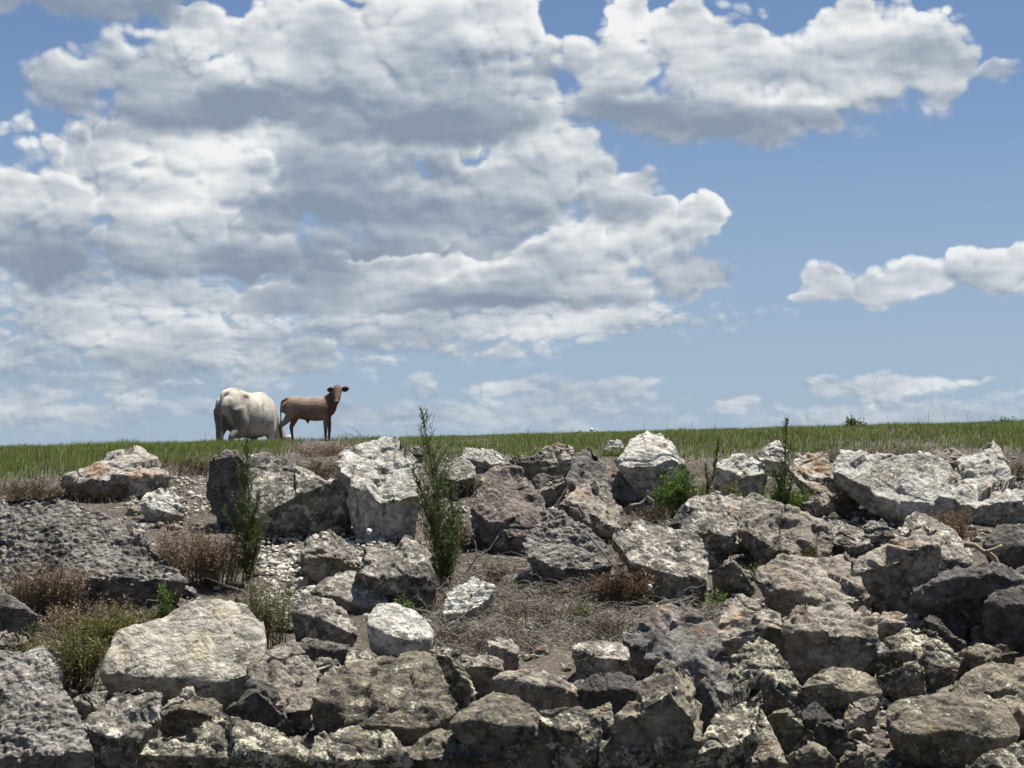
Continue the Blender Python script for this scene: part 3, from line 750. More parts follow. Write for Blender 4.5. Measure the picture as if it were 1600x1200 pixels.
 ('brown', 'rock', 'brown topped stone between the diamond shaped boulder and the lumpy pale one', [(246,1125),(265,1105),(310,1091),(336,1100),(347,1118),(366,1125),(372,1145),(340,1162),(290,1160),(253,1148)], [(249,1122),(310,1112),(368,1134)]),
 ('lichen', 'boulder', 'lumpy cream and black crusted boulder at the bottom edge, left', [(212,1195),(240,1160),(270,1140),(310,1149),(350,1124),(390,1129),(440,1139),(467,1160),(487,1190),(495,1235),(212,1235)], [(216,1190),(310,1180),(400,1172),(486,1192)]),
 ('dark', 'boulder', 'dark grey rock in shade between biggest pale boulder and pale tan split block', [(346,1118),(370,1100),(400,1064),(421,1069),(442,1095),(455,1128),(425,1145),(370,1138)], [(350,1114),(400,1082),(450,1120)]),
 ('white', 'rock', 'bright white rock lying alone on the dead brush left of centre', [(693,955),(700,930),(720,915),(745,904),(769,919),(761,936),(746,948),(734,966),(713,960)], [(695,954),(733,958),(764,934)]),
 ('gray', 'boulder', 'dark sided grey stone, upper of two below the grey hollowed boulder', [(470,880),(480,848),(495,834),(520,832),(546,849),(563,880),(553,898),(500,890)], [(474,868),(500,862),(530,868),(560,884)]),
 ('tan', 'rock', 'white rimmed slab, lower of two below the grey hollowed boulder', [(473,886),(482,868),(530,866),(551,880),(558,895),(530,907),(490,912),(475,902)], [(476,873),(530,872),(555,888)]),
 ('gray', 'boulder', 'layered grey boulder below the big white block, left of the tall feathery weed', [(560,885),(575,862),(600,850),(640,834),(656,845),(669,880),(682,905),(681,938),(650,948),(612,944),(598,918),(573,902)], [(566,893),(600,907),(640,898),(679,902)]),
]


def unit(v):
    return v / np.maximum(np.linalg.norm(v, axis=-1, keepdims=True), 1e-9)


def ridge_y(rg, x):
    xs = [p[0] for p in rg]
    ys = [p[1] for p in rg]
    return float(np.interp(x, xs, ys))


def hull2d(P):
    P = sorted(set(P))

    def half(Q):
        h = []
        for p in Q:
            while len(h) > 1 and (h[-1][0] - h[-2][0]) * (p[1] - h[-2][1]) - (h[-1][1] - h[-2][1]) * (p[0] - h[-2][0]) <= 0:
                h.pop()
            h.append(p)
        return h
    return half(P)[:-1] + half(P[::-1])[:-1]


def clip_x(P, xc, keep_left):
    out = []
    for i in range(len(P)):
        a, b = P[i], P[(i + 1) % len(P)]
        ia, ib = (a[0] <= xc) == keep_left, (b[0] <= xc) == keep_left
        if ia:
            out.append(a)
        if ia != ib:
            t = (xc - a[0]) / (b[0] - a[0])
            out.append((xc, a[1] + t * (b[1] - a[1])))
    return out


def split_outline(P, depth=0):
    """cut a hollow outline into pieces that are nearly convex (they overlap a little)"""
    H = hull2d(P)
    best, bx = 0, None
    w = max(p[0] for p in P) - min(p[0] for p in P)
    for p in P:
        d = 1e9
        for i in range(len(H)):
            a, b = H[i], H[(i + 1) % len(H)]
            L = math.hypot(b[0] - a[0], b[1] - a[1])
            if L > 1e-6:
                d = min(d, abs((b[0] - a[0]) * (p[1] - a[1]) - (b[1] - a[1]) * (p[0] - a[0])) / L)
        if d > best and min(q[0] for q in P) + 0.15 * w < p[0] < max(q[0] for q in P) - 0.15 * w:
            best, bx = d, p[0]
    if depth >= 2 or best < max(4.0, 0.045 * w):
        return [P]
    o = 0.035 * w
    return split_outline(clip_x(P, bx + o, True), depth + 1) + split_outline(clip_x(P, bx - o, False), depth + 1)


def hull_mesh(groups):
    bm = bmesh.new()
    for pts in groups:
        vs = [bm.verts.new(p) for p in pts]
        bmesh.ops.convex_hull(bm, input=vs)
    for v in [v for v in bm.verts if not v.link_faces]:
        bm.verts.remove(v)
    me = bpy.data.meshes.new('rock_hull')
    bm.to_mesh(me)
    bm.free()
    return me


def remesh_all(items):
    """items: list of (mesh, voxel) -> list of voxel-remeshed meshes (one depsgraph evaluation)"""
    obs = []
    for me, vx in items:
        o = bpy.data.objects.new('tmp', me)
        COL.objects.link(o)
        md = o.modifiers.new('r', 'REMESH')
        md.mode = 'VOXEL'
        md.voxel_size = vx
        obs.append(o)
    bpy.context.view_layer.update()
    dg = bpy.context.evaluated_depsgraph_get()
    res = []
    for o in obs:
        res.append(bpy.data.meshes.new_from_object(o.evaluated_get(dg)))
    for o in obs:
        me = o.data
        bpy.data.objects.remove(o)
        bpy.data.meshes.remove(me)
    return res


def get_v(me):
    v = np.empty(len(me.vertices) * 3, dtype=np.float32)
    me.vertices.foreach_get('co', v)
    return v.reshape(-1, 3).astype(float)


def get_n(me):
    v = np.empty(len(me.vertices) * 3, dtype=np.float32)
    me.vertex_normals.foreach_get('vector', v)
    return v.reshape(-1, 3).astype(float)


def set_v(me, v):
    me.vertices.foreach_set('co', v.astype(np.float32).ravel())
    me.update()


def relax(me, n):
    bm = bmesh.new()
    bm.from_mesh(me)
    for _ in range(n):
        bmesh.ops.smooth_vert(bm, verts=bm.verts, factor=0.5, use_axis_x=True, use_axis_y=True, use_axis_z=True)
    bm.to_mesh(me)
    bm.free()


def roughen(me, kind, seed, size, worn=False):
    """break the hull into fracture facets, steps, chips and pits"""
    rs = np.random.RandomState(seed)
    v = get_v(me)
    n = get_n(me)
    o = rs.uniform(-40, 40, 3)
    c = v.mean(0)
    # fracture cells: each tilts its own way, so neighbours meet in steps
    amp = {'cream': 0.9, 'white': 1.0, 'orange': 1.1, 'tan': 1.1, 'gray': 0.8, 'slate': 1.2, 'knob': 0.6, 'red': 1.0, 'brown': 1.0, 'lichen': 1.15, 'dark': 0.8}[kind]
    if worn:
        amp *= 0.55
    k = max(8, int(8 + 20 * size))
    sp = v[rs.randint(0, len(v), k)]
    w = v + 0.05 * np.stack([fbm(v * 3 + o, 2), fbm(v * 3 + o + 31, 2), fbm(v * 3 + o + 67, 2)], 1)
    si = rs.randint(0, len(v), k)
    sp = v[si]
    di = np.linalg.norm(w[:, None, :] - sp[None], axis=2) + (0.25 + 0.55 * size) * (1 - n @ n[si].T)
    ci = di.argmin(1)
    flat = 0.85 if kind not in ('knob',) else 0.5
    flat = 0.35 if worn else flat
    mv = np.zeros_like(v)
    for j in range(k):
        q = ci == j
        if q.sum() < 4:
            continue
        nj = n[q].mean(0)
        nj = nj / (np.linalg.norm(nj) + 1e-9) + rs.normal(0, 0.15 * amp, 3)
        nj /= np.linalg.norm(nj)
        c0 = v[q].mean(0) + nj * rs.normal(0, 0.012)
        dd = np.clip((c0 - v[q]) @ nj * flat, -0.09, 0.07)
        mv[q] = nj * dd[:, None]
    v = v + mv
    sz = max(size, 0.3)
    d = 0.020 * size * amp * fbm(v * (2.2 / sz) + o, 3)
    bite = fbm(v * (1.9 / sz) + o + 23, 3)
    d -= 0.065 * size * amp * sstep(bite, 0.10, 0.5)
    crack = np.abs(fbm(v * (1.3 / sz) + o + 51, 2))
    d -= 0.032 * amp * np.exp(-(crack / 0.028) ** 2)
    if rs.uniform() < 0.6 and kind not in ('knob', 'gray'):      # bedding ledges
        ax = unit(np.array([rs.normal(0, 0.35), rs.normal(0, 0.35), 1.0]))
        q = (v @ ax) * rs.uniform(7, 12) + 0.8 * fbm(v * 1.6 + o, 3)
        fq = q - np.floor(q)
        d += 0.022 * amp * (sstep(fq, 0.0, 0.75) - sstep(fq, 0.85, 1.0)) * np.clip(0.5 + 1.5 * fbm(v * 2 + o + 7, 2), 0, 1)
    rg = 1 - 2 * np.abs(fbm(v * 4.5 + o + 11, 4, 0.55))
    d += 0.020 * amp * (rg - 0.5)
    d += 0.011 * fbm(v * 14 + o, 3, 0.6)
    if kind == 'knob':
        q = v + 0.02 * np.stack([perlin(v * 18 + o), perlin(v * 18 + o + 5), perlin(v * 18 + o + 9)], 1)
        d += 0.062 * (0.5 - cell(q * np.array([11, 11, 16]) + o)) * np.clip(0.75 + 2.2 * fbm(v * 1.3 + o, 3), 0.12, 1.7) + 0.03 * (0.5 - cell(q * 27 + o))
    if kind in ('lichen', 'gray', 'red'):
        d += 0.022 * (0.5 - cell(v * 13 + o)) * (0.4 + 1.2 * np.clip(fbm(v * 2.6 + o + 3, 2) + 0.4, 0, 1))
    set_v(me, v + n * d[:, None])
    me.polygons.foreach_set('use_smooth', np.ones(len(me.polygons), dtype=bool))


ROCKS_D = []     # (outline, front distance) of every boulder, for placing things on them


def build_boulders():
    items, meta = [], []
    for i, (kind, name, label, ol, rg) in enumerate(B):
        rs = random.Random(500 + i)
        mx, my = sum(p[0] for p in ol) / len(ol), sum(p[1] for p in ol) / len(ol)
        ol = [(mx + (a - mx) * 1.04, my + (b - my) * 1.04) for a, b in ol]
        xs = [p[0] for p in ol]
        ys = [p[1] for p in ol]
        yb, cx = max(ys), (min(xs) + max(xs)) / 2
        D0 = terr_hit(cx, min(yb - 4, 1225))
        ppm = FPX / D0
        wm = (max(xs) - min(xs)) / ppm
        ry = lambda x: ridge_y(rg, x)
        rmean = sum(p[1] for p in rg) / len(rg)
        und = 0.6 if kind != 'dark' else 0.25
        Dr = D0 - und * max(0.0, yb - rmean) / ppm * 0.5
        top = rs.uniform(0.95, 1.25)
        allp = []
        pieces = split_outline(ol)
        for pc in pieces:
            px = [p[0] for p in pc]
            py = [p[1] for p in pc]
            c1 = (min(px) + max(px)) / 2
            w1 = (max(px) - min(px)) / ppm
            pts = []
            for (x, y) in pc:
                r = ry(x)
                dd = top * (r - y) / ppm if y < r else und * (y - r) / ppm
                e = abs(x - c1) / (max(px) - min(px)) * 2
                dd += 0.22 * w1 * max(0, e - 0.45)
                pts.append(at(x, y, Dr + dd))
            rgx = [q for q in rg if min(px) < q[0] < max(px)] + [(x, ry(x)) for x in (min(px) + 2, max(px) - 2)]
            for (x, y) in rgx:
                e = abs(x - c1) / (max(px) - min(px)) * 2
                pts.append(at(x, y, Dr + 0.16 * w1 * e * e))
            cyy = (min(py) + max(py)) / 2
            tb = Dr + top * (rmean - min(py)) / ppm
            back = max(tb, Dr) + 0.30 * w1
            for (x, y) in pc:
                pts.append(at(c1 + (x - c1) * 0.72, cyy + (y - cyy) * 0.62 + 0.12 * (max(py) - min(py)), back))
            # foot sinks into the bank
            for (x, y) in pc:
                if y > cyy:
                    p = at(c1 + (x - c1) * 0.85, y, D0 + 0.25 * w1 + 0.1)
                    pts.append(p + np.array([0, 0, -0.18 - 0.10 * w1]))
            allp.append(np.array(pts))
        pts = np.concatenate(allp)
        base = np.array([pts[:, 0].mean(), pts[:, 1].mean(), pts[:, 2].min()])
        me = hull_mesh([[tuple(p - base) for p in q] for q in allp])
        vx = float(np.clip(wm / 64, 0.010, 0.020 if kind != 'knob' else 0.017))
        items.append((me, vx))
        meta.append((kind, name, label, base, wm, (yb - min(ys)) / ppm))
        ROCKS_D.append((ol, Dr))
    res = remesh_all(items)
    for i, (me, (kind, name, label, base, wm, hm)) in enumerate(zip(res, meta)):
        worn = any(q in label.split(',')[0] for q in ('almond', 'rounded', 'oval', 'smooth'))
        if worn:
            relax(me, 14)
        roughen(me, kind, 900 + i, min(wm, hm * 1.3), worn)
        me.materials.clear()
        o = link(name, me, ROCK[kind], loc=base)
        tag(o, label, 'boulder' if name == 'boulder' else 'rock', 'rocks of the bank')


build_boulders()
# ------------------------------------------------------------------ small stones wedged in the gaps
SOFT = [  # photo regions that are bare earth and brush rather than rubble
    [(640, 880), (1010, 880), (1010, 1000), (880, 1010), (680, 1010)],
    [(30, 950), (260, 940), (170, 1000), (150, 1080), (100, 1070), (100, 1010)],
    [(230, 790), (370, 780), (380, 960), (290, 900)],
    [(0, 735), (110, 735), (110, 778), (0, 778)]]


def inside(poly, x, y):
    r = False
    j = len(poly) - 1
    for i in range(len(poly)):
        xi, yi = poly[i]
        xj, yj = poly[j]
        if (yi > y) != (yj > y) and x < (xj - xi) * (y - yi) / (yj - yi) + xi:
            r = not r
        j = i
    return r


def build_stones():
    rs = np.random.RandomState(41)
    kinds = ['gray', 'tan', 'brown', 'lichen', 'white', 'slate', 'tan', 'gray']
    items = []
    for k in range(10):
        p = rs.normal(size=(26, 3))
        p /= np.linalg.norm(p, axis=1)[:, None]
        p *= np.array([1.0, rs.uniform(0.7, 1.0), rs.uniform(0.5, 0.8)]) * rs.uniform(0.8, 1.0, (26, 1)) * 0.25
        items.append((hull_mesh([[tuple(q) for q in p]]), 0.024))
    protos = remesh_all(items)
    for k, me in enumerate(protos):
        roughen(me, ['gray', 'tan', 'brown', 'lichen', 'white'][k % 5], 77 + k, 0.45)
        me.materials.clear()
        me.materials.append(None)
    n = 0
    tries = 0
    while n < 270 and tries < 4000:
        tries += 1
        px, py = rs.uniform(-40, 1640), 735 + 480 * rs.uniform() ** 0.75
        if any(inside(q, px, py) for q in SOFT) and rs.uniform() < 0.62:
            continue
        D = terr_hit(px, py)
        p = at(px, py, D)
        s = rs.uniform(0.22, 0.72)
        # keep only stones that some part of the view can see past the boulders
        hid = sum(1 for (dx, dy) in ((0, -14), (-14, -6), (14, -6), (0, 0)) if any(Dr < D and inside(ol, px + dx * s, py + dy * s) for ol, Dr in ROCKS_D))
        if hid >= 3:
            continue
        me = protos[rs.randint(len(protos))]
        o = link('stone', me, None, loc=p + np.array([0, 0.05, -0.10 + 0.04 * s]), rot=tuple(rs.uniform(-0.5, 0.5, 2)) + (rs.uniform(0, 6.28),), scale=(s, s, s))
        t = (py - 735) / 465
        kd = rs.choice(['gray', 'tan', 'brown', 'lichen'] if t > 0.5 else ['gray', 'white', 'tan', 'slate'])
        o.material_slots[0].link = 'OBJECT'
        o.material_slots[0].material = ROCK[kd]
        row = ['along the grass edge', 'on the upper slope', 'halfway down the slope', 'low on the slope', 'by the bottom edge'][min(4, int((py - 735) / 96))]
        colm = ['far left', 'left', 'left of centre', 'centre left', 'centre right', 'right of centre', 'right', 'far right'][int(np.clip(px // 200, 0, 7))]
        cn = {'gray': 'grey', 'white': 'white', 'tan': 'tan', 'slate': 'dark slate', 'brown': 'brown', 'lichen': 'lichen spotted'}[kd]
        sz = 'pebble sized' if s < 0.30 else 'tiny' if s < 0.40 else 'small' if s < 0.50 else 'middling' if s < 0.60 else 'bigger'
        tag(o, '%s %s stone wedged between boulders %s, %s' % (sz, cn, row, colm), 'stone', 'small stones in the gaps')
        n += 1


build_stones()


def build_flanks():
    """the rock bank goes on past both edges of the view"""
    rs = np.random.RandomState(63)
    src = [o for o in list(bpy.data.objects) if o.name.startswith('boulder') and o.type == 'MESH' and 0.5 < max(o.dimensions) < 1.7]
    for side, x0, x1 in (('left', -560, -70), ('right', 1670, 2160)):
        for i in range(30):
            px, py = rs.uniform(x0, x1), rs.uniform(745, 1190)
            p = at(px, py, terr_hit(px, py))
            o = src[rs.randint(len(src))].copy()
            COL.objects.link(o)
            o.location = p + np.array([0, 0.2, -0.25])
            o.rotation_euler = (0, 0, rs.uniform(-0.5, 0.5))
            tag(o, 'boulder of the same rock bank beyond the %s edge of the view' % side, 'boulder', 'boulders beyond the %s edge' % side)


build_flanks()


def build_gravel():
    """pale shell and limestone rubble"""
    rs = np.random.RandomState(5)
    areas = [([(400, 800), (560, 800), (640, 830), (580, 870), (480, 960), (400, 960)], 1500, 0.032, 0.75),
             ([(190, 745), (330, 735), (330, 790), (240, 800), (200, 790)], 450, 0.03, 0.65),
             ([(500, 750), (560, 770), (560, 830), (530, 800)], 150, 0.035, 0.8),
             ([(840, 760), (1050, 780), (1060, 830), (980, 830), (860, 800)], 200, 0.035, 0.45),
             ([(1240, 790), (1420, 790), (1420, 850), (1260, 830)], 250, 0.035, 0.6),
             ([(700, 770), (760, 760), (760, 880), (700, 870)], 120, 0.03, 0.5),
             ([(-300, 740), (1900, 700), (1900, 1210), (-300, 1210)], 3400, 0.034, 0.3)]
    t = (1 + 5 ** 0.5) / 2
    ico = np.array([(-1, t, 0), (1, t, 0), (-1, -t, 0), (1, -t, 0), (0, -1, t), (0, 1, t), (0, -1, -t), (0, 1, -t), (t, 0, -1), (t, 0, 1), (-t, 0, -1), (-t, 0, 1)]) / 1.9
    icf = np.array([(0, 11, 5), (0, 5, 1), (0, 1, 7), (0, 7, 10), (0, 10, 11), (1, 5, 9), (5, 11, 4), (11, 10, 2), (10, 7, 6), (7, 1, 8), (3, 9, 4), (3, 4, 2), (3, 2, 6), (3, 6, 8), (3, 8, 9), (4, 9, 5), (2, 4, 11), (6, 2, 10), (8, 6, 7), (9, 8, 1)])
    V, F, T = [], [], []
    k = 0
    for poly, cnt, r, tone in areas:
        xs = [q[0] for q in poly]
        ys = [q[1] for q in poly]
        c = 0
        while c < cnt:
            px, py = rs.uniform(min(xs), max(xs)), rs.uniform(min(ys), max(ys))
            if not inside(poly, px, py):
                continue
            c += 1
            p = ground_pt(px, py)
            s = r * (rs.uniform(0.4, 1.5) if rs.uniform() < 0.93 else rs.uniform(1.6, 3.0)) * np.array([1, rs.uniform(0.7, 1.1), rs.uniform(0.45, 0.8)])
            a = rs.uniform(0, 6.28)
            q = ico * s * rs.uniform(0.75, 1.2, (12, 1))
            q = q @ np.array(Euler((rs.uniform(-0.5, 0.5), rs.uniform(-0.5, 0.5), a)).to_matrix())
            V.append(q + p + np.array([0, 0, -0.085 + rs.uniform(-0.02, 0.03)]))
            F.append(icf + 12 * k)
            T.append(np.full(20, np.clip(tone + rs.normal(0, 0.22), 0, 1)))
            k += 1
    me = mesh_np('rubble', np.concatenate(V), np.concatenate(F))
    face_attr(me, 'tone', np.concatenate(T))
    o = link('rubble', me, M_GRAVEL)
    tag(o, 'pale limestone and shell rubble scattered over the bank', kind='stuff')


build_gravel()

# ------------------------------------------------------------------ blades, leaves, twigs
def unit(v):
    return v / np.maximum(np.linalg.norm(v, axis=-1, keepdims=True), 1e-9)


def blades(P, H, W, lean, rs, wind=(0.12, 0.0)):
    """bent grass blades; P (n,3) roots"""
    n = len(P)
    a = rs.uniform(0, 2 * np.pi, n)
    side = np.stack([np.cos(a), np.sin(a), 0 * a], 1)
    b = rs.uniform(0, 2 * np.pi, n)
    ln = np.stack([np.cos(b), np.sin(b), 0 * b], 1) * (rs.uniform(0.1, 1.0, n) * lean)[:, None] + np.array([wind[0], wind[1], 0])
    up = np.array([0, 0, 1.0])
    m = P + (up * 0.55 + ln * 0.28) * H[:, None]
    t = P + (up * 0.95 + ln * 1.0) * H[:, None]
    w = side * W[:, None]
    V = np.stack([P - w, P + w, m - w * 0.75, m + w * 0.75, t], 1).reshape(-1, 3)
    k = np.arange(n)[:, None] * 5
    F = np.concatenate([k + [0, 1, 3], k + [0, 3, 2], k + [2, 3, 4]], 1).reshape(-1, 3)
    return V, F


def leaf_tris(P, Dr, L, W, rs):
    """flat pointed leaves as two triangles each; P roots, Dr unit directions"""
    n = len(P)
    s = unit(np.cross(Dr, unit(rs.normal(size=(n, 3)))))
    mid = P + Dr * (L * 0.45)[:, None]
    tip = P + Dr * L[:, None]
    w = s * (W * 0.5)[:, None]
    V = np.stack([P, mid + w, tip, mid - w], 1).reshape(-1, 3)
    k = np.arange(n)[:, None] * 4
    F = np.concatenate([k + [0, 1, 2], k + [0, 2, 3]], 1).reshape(-1, 3)
    return V, F


def strips(paths, radii):
    """thin three-sided rods along polylines"""
    V, F = [], []
    k = 0
    for P, r0 in zip(paths, radii):
        P = np.asarray(P, float)
        n = len(P)
        T = unit(np.gradient(P, axis=0))
        ref = np.array([0.31, 0.9, 0.17])
        A = unit(np.cross(T, ref))
        Bn = np.cross(T, A)
        rr = np.linspace(r0, r0 * 0.4, n)[:, None]
        ring = [P + rr * (A * math.cos(q) + Bn * math.sin(q)) for q in (0, 2.094, 4.189)]
        V.append(np.stack(ring, 1).reshape(-1, 3))
        i = np.arange(n - 1)[:, None] * 3 + k
        for a, b in ((0, 1), (1, 2), (2, 0)):
            F.append(np.concatenate([i + a, i + b, i + 3 + b], 1))
            F.append(np.concatenate([i + a, i + 3 + b, i + 3 + a], 1))
        k += n * 3
    return np.concatenate(V), np.concatenate(F)


def add_part(name, VF, mat, parent, rs, base, per=1, tone=None):
    V, F = VF
    me = mesh_np(name, V - base, F)
    n = len(F) // per
    tn = np.repeat(rs.uniform(0, 1, n), per) if tone is None else np.repeat(tone, per)
    tn = np.concatenate([tn, np.full(len(F) - len(tn), 0.5)])
    face_attr(me, 'tone', tn)
    return link(name, me, mat, parent)


def thing(name, label, cat, loc, group=None):
    o = bpy.data.objects.new(name, None)
    COL.objects.link(o)
    o.location = loc
    o.empty_display_size = 0.2
    return tag(o, label, cat, group)


# ------------------------------------------------------------------ grass on the crest
GB = ([-200, 0, 130, 300, 430, 480, 600, 700, 800, 960, 1100, 1250, 1400, 1600, 1800], [760, 758, 744, 732, 716, 690, 700, 722, 724, 722, 722, 710, 705, 712, 715])


def project(P):
    d = P - CAM
    z = d @ FW
    return 800 + FPX * d[:, 0] / z, 600 - FPX * (d @ UP) / z


def build_grass():
    rs = np.random.RandomState(11)
    n = 250000
    X = rs.uniform(-17, 17, n)
    Y = 31 + 27 * rs.uniform(0, 1, n) ** 1.15
    Z = terr(X, Y) - 0.02
    P = np.stack([X, Y, Z], 1)
    px, py = project(P)
    nz = fbm(np.stack([X * 0.8, Y * 0.8, 0 * X], 1), 3)
    bound = np.interp(px, *GB) + nz * 22
    patch = fbm(np.stack([X * 1.7, Y * 1.7, 0 * X + 4], 1), 3)
    ok = (py < bound) & (rs.uniform(0, 1, n) < np.clip(0.42 + 0.5 * patch + 0.02 * (bound - py), 0.05, 1)) & (rs.uniform(0, 1, n) < 0.85)
    P, patch = P[ok], patch[ok]
    m = len(P)
    lowf = fbm(np.stack([P[:, 0] * 0.6, P[:, 1] * 0.25, P[:, 0] * 0 + 2], 1), 3)
    H = (1 + 0.9 * lowf) * rs.uniform(0.07, 0.18, m) * (1 + 0.9 * np.clip(patch, -0.3, 0.8)) * (1.0 + 0.25 * (P[:, 0] < -3)) * np.interp(P[:, 1], [38, 44], [1.0, 0.62])
    W = rs.uniform(0.004, 0.008, m)
    V, F = blades(P, H, W, 0.6, rs)
    me = mesh_np('grass', V, F)
    tone = np.clip(rs.normal(0.45, 0.27, m) + 0.6 * patch, 0, 1)
    face_attr(me, 'tone', np.repeat(tone, 3))
    tag(link('grass', me, M_GRASS), 'short green pasture grass along the crest of the bank', kind='stuff')
    # taller seed stalks standing against the sky
    k = 90
    X = rs.uniform(-13, 13, k)
    Y = rs.uniform(41, 46, k)
    P = np.stack([X, Y, terr(X, Y)], 1)
    V, F = blades(P, rs.uniform(0.22, 0.5, k) * rs.choice([0.7, 0.8, 1.0], k), np.full(k, 0.004), 0.35, rs)
    me = mesh_np('grass_stalks', V, F)
    face_attr(me, 'tone', np.repeat(rs.uniform(0.3, 1, k), 3))
    tag(link('grass_stalks', me, M_GRASS), 'thin grass stalks standing up against the sky', kind='stuff')
    # dry straw between the grass and the rocks, and on the earth between stones
    n = 60000
    px = rs.uniform(-260, 1860, n)
    py = rs.uniform(690, 1010, n)
    keep = []
    b = np.interp(px, *GB)
    g = fbm(np.stack([px * 0.012, py * 0.02, 0 * px + 9], 1), 3)
    pr = np.where(py < b - 8, 0.0, np.where(py < b + 40, 0.40, np.clip(0.10 + 0.35 * g, 0, 0.4)))
    sel = np.where(rs.uniform(0, 1, n) < pr)[0]
    P = np.array([ground_pt(px[i], py[i]) for i in sel])
    P[:, 2] -= 0.08
    H = rs.uniform(0.05, 0.16, len(P))
    V, F = blades(P, H, rs.uniform(0.003, 0.007, len(P)), 2.2, rs)
    me = mesh_np('dry_grass', V, F)
    face_attr(me, 'tone', np.repeat(rs.uniform(0, 1, len(P)), 3))
    tag(link('dry_grass', me, M_DRYGRASS), 'dry straw coloured grass on the earth between the rocks', kind='stuff')


build_grass()


# ------------------------------------------------------------------ weeds
def fennel(label, base_px, tops, wide, n_br, rs_seed, leaf=0.075, mat=M_FENNEL, skirt=1.0, bare=0.05):
    """clump of upright stems with feathery side shoots thinning to a bare spike"""
    rs = np.random.RandomState(rs_seed)
    base = ground_pt(*base_px)
    base[2] -= 0.12
    D = base[1]
    root = thing('feathery_weed', label, 'weed', base)
    h0 = None
    for si, top_px in enumerate(tops):
        b0 = base + (rs.normal(0, 0.04, 3) * np.array([1, 1, 0]) if si else 0)
        top = at(top_px[0], top_px[1], D + (rs.uniform(-0.15, 0.15) if si else 0))
        h = np.linalg.norm(top - b0)
        h0 = h0 or h
        f = h / h0
        t = np.linspace(0, 1, 16)[:, None]
        path = b0 + (top - b0) * np.concatenate([t ** 1.3, t, t], 1) + np.array([0.05, 0.02, 0]) * np.sin(t * 3.0) * 0.6 + np.cumsum(rs.normal(0, 0.006, (16, 3)), 0) * np.array([1, 1, 0])
        stems, rad = [path], [0.014]
        LP, LD, LL = [], [], []
        for i in range(int(n_br * f)):
            u = bare + (1 - bare) * rs.uniform() ** 0.85
            k = u * 15
            i0 = min(int(k), 14)
            p0 = path[i0] + (path[i0 + 1] - path[i0]) * (k - i0)
            a = rs.uniform(0, 6.283)
            prof = (0.30 + 0.70 * min(1, (u / 0.3))) * (1 - u) ** 0.95 * skirt + 0.07
            ln = wide * f * prof * rs.uniform(0.25, 1.5) ** 1.15
            out = np.array([math.cos(a), math.sin(a), 0])
            tt = np.linspace(0, 1, 6)[:, None]
            br = p0 + out * ln * 0.62 * tt ** 0.85 + np.array([0, 0, 1.0]) * ln * (0.85 * tt ** 1.4 + 0.15 * tt) + rs.normal(0, 0.006, (6, 3)) * tt
            stems.append(br)
            rad.append(0.0035)
            m = max(5, int(ln * 62))
            s = rs.uniform(0.1, 1, m)
            kk = s * 5
            j = np.minimum(kk.astype(int), 4)
            LP.append(br[j] + (br[j + 1] - br[j]) * (kk - j)[:, None])
            LD.append(unit(rs.normal(0, 0.6, (m, 3)) + unit(br[5] - br[0]) * 0.7 + np.array([0, 0, 0.35])))
            LL.append(leaf * rs.uniform(0.4, 1.3, m) * (0.45 + 0.55 * (1 - u)))
        m = int(150 * h)
        u = rs.uniform(0.1, 1, m)
        k = u * 15
        i0 = np.minimum(k.astype(int), 14)
        LP.append(path[i0] + (path[i0 + 1] - path[i0]) * (k - i0)[:, None])
        LD.append(unit(rs.normal(0, 0.7, (m, 3)) + np.array([0, 0, 0.8])))
        LL.append(leaf * rs.uniform(0.4, 0.9, m) * (0.6 + 0.4 * (1 - u)))
        LP, LD, LL = np.concatenate(LP), np.concatenate(LD), np.concatenate(LL)
        st = add_part('stem', strips(stems, rad), M_STEM, root, rs, base)
        add_part('foliage', leaf_tris(LP, LD, LL, np.full(len(LL), 0.0095), rs), mat, st, rs, base, per=2)
    return root


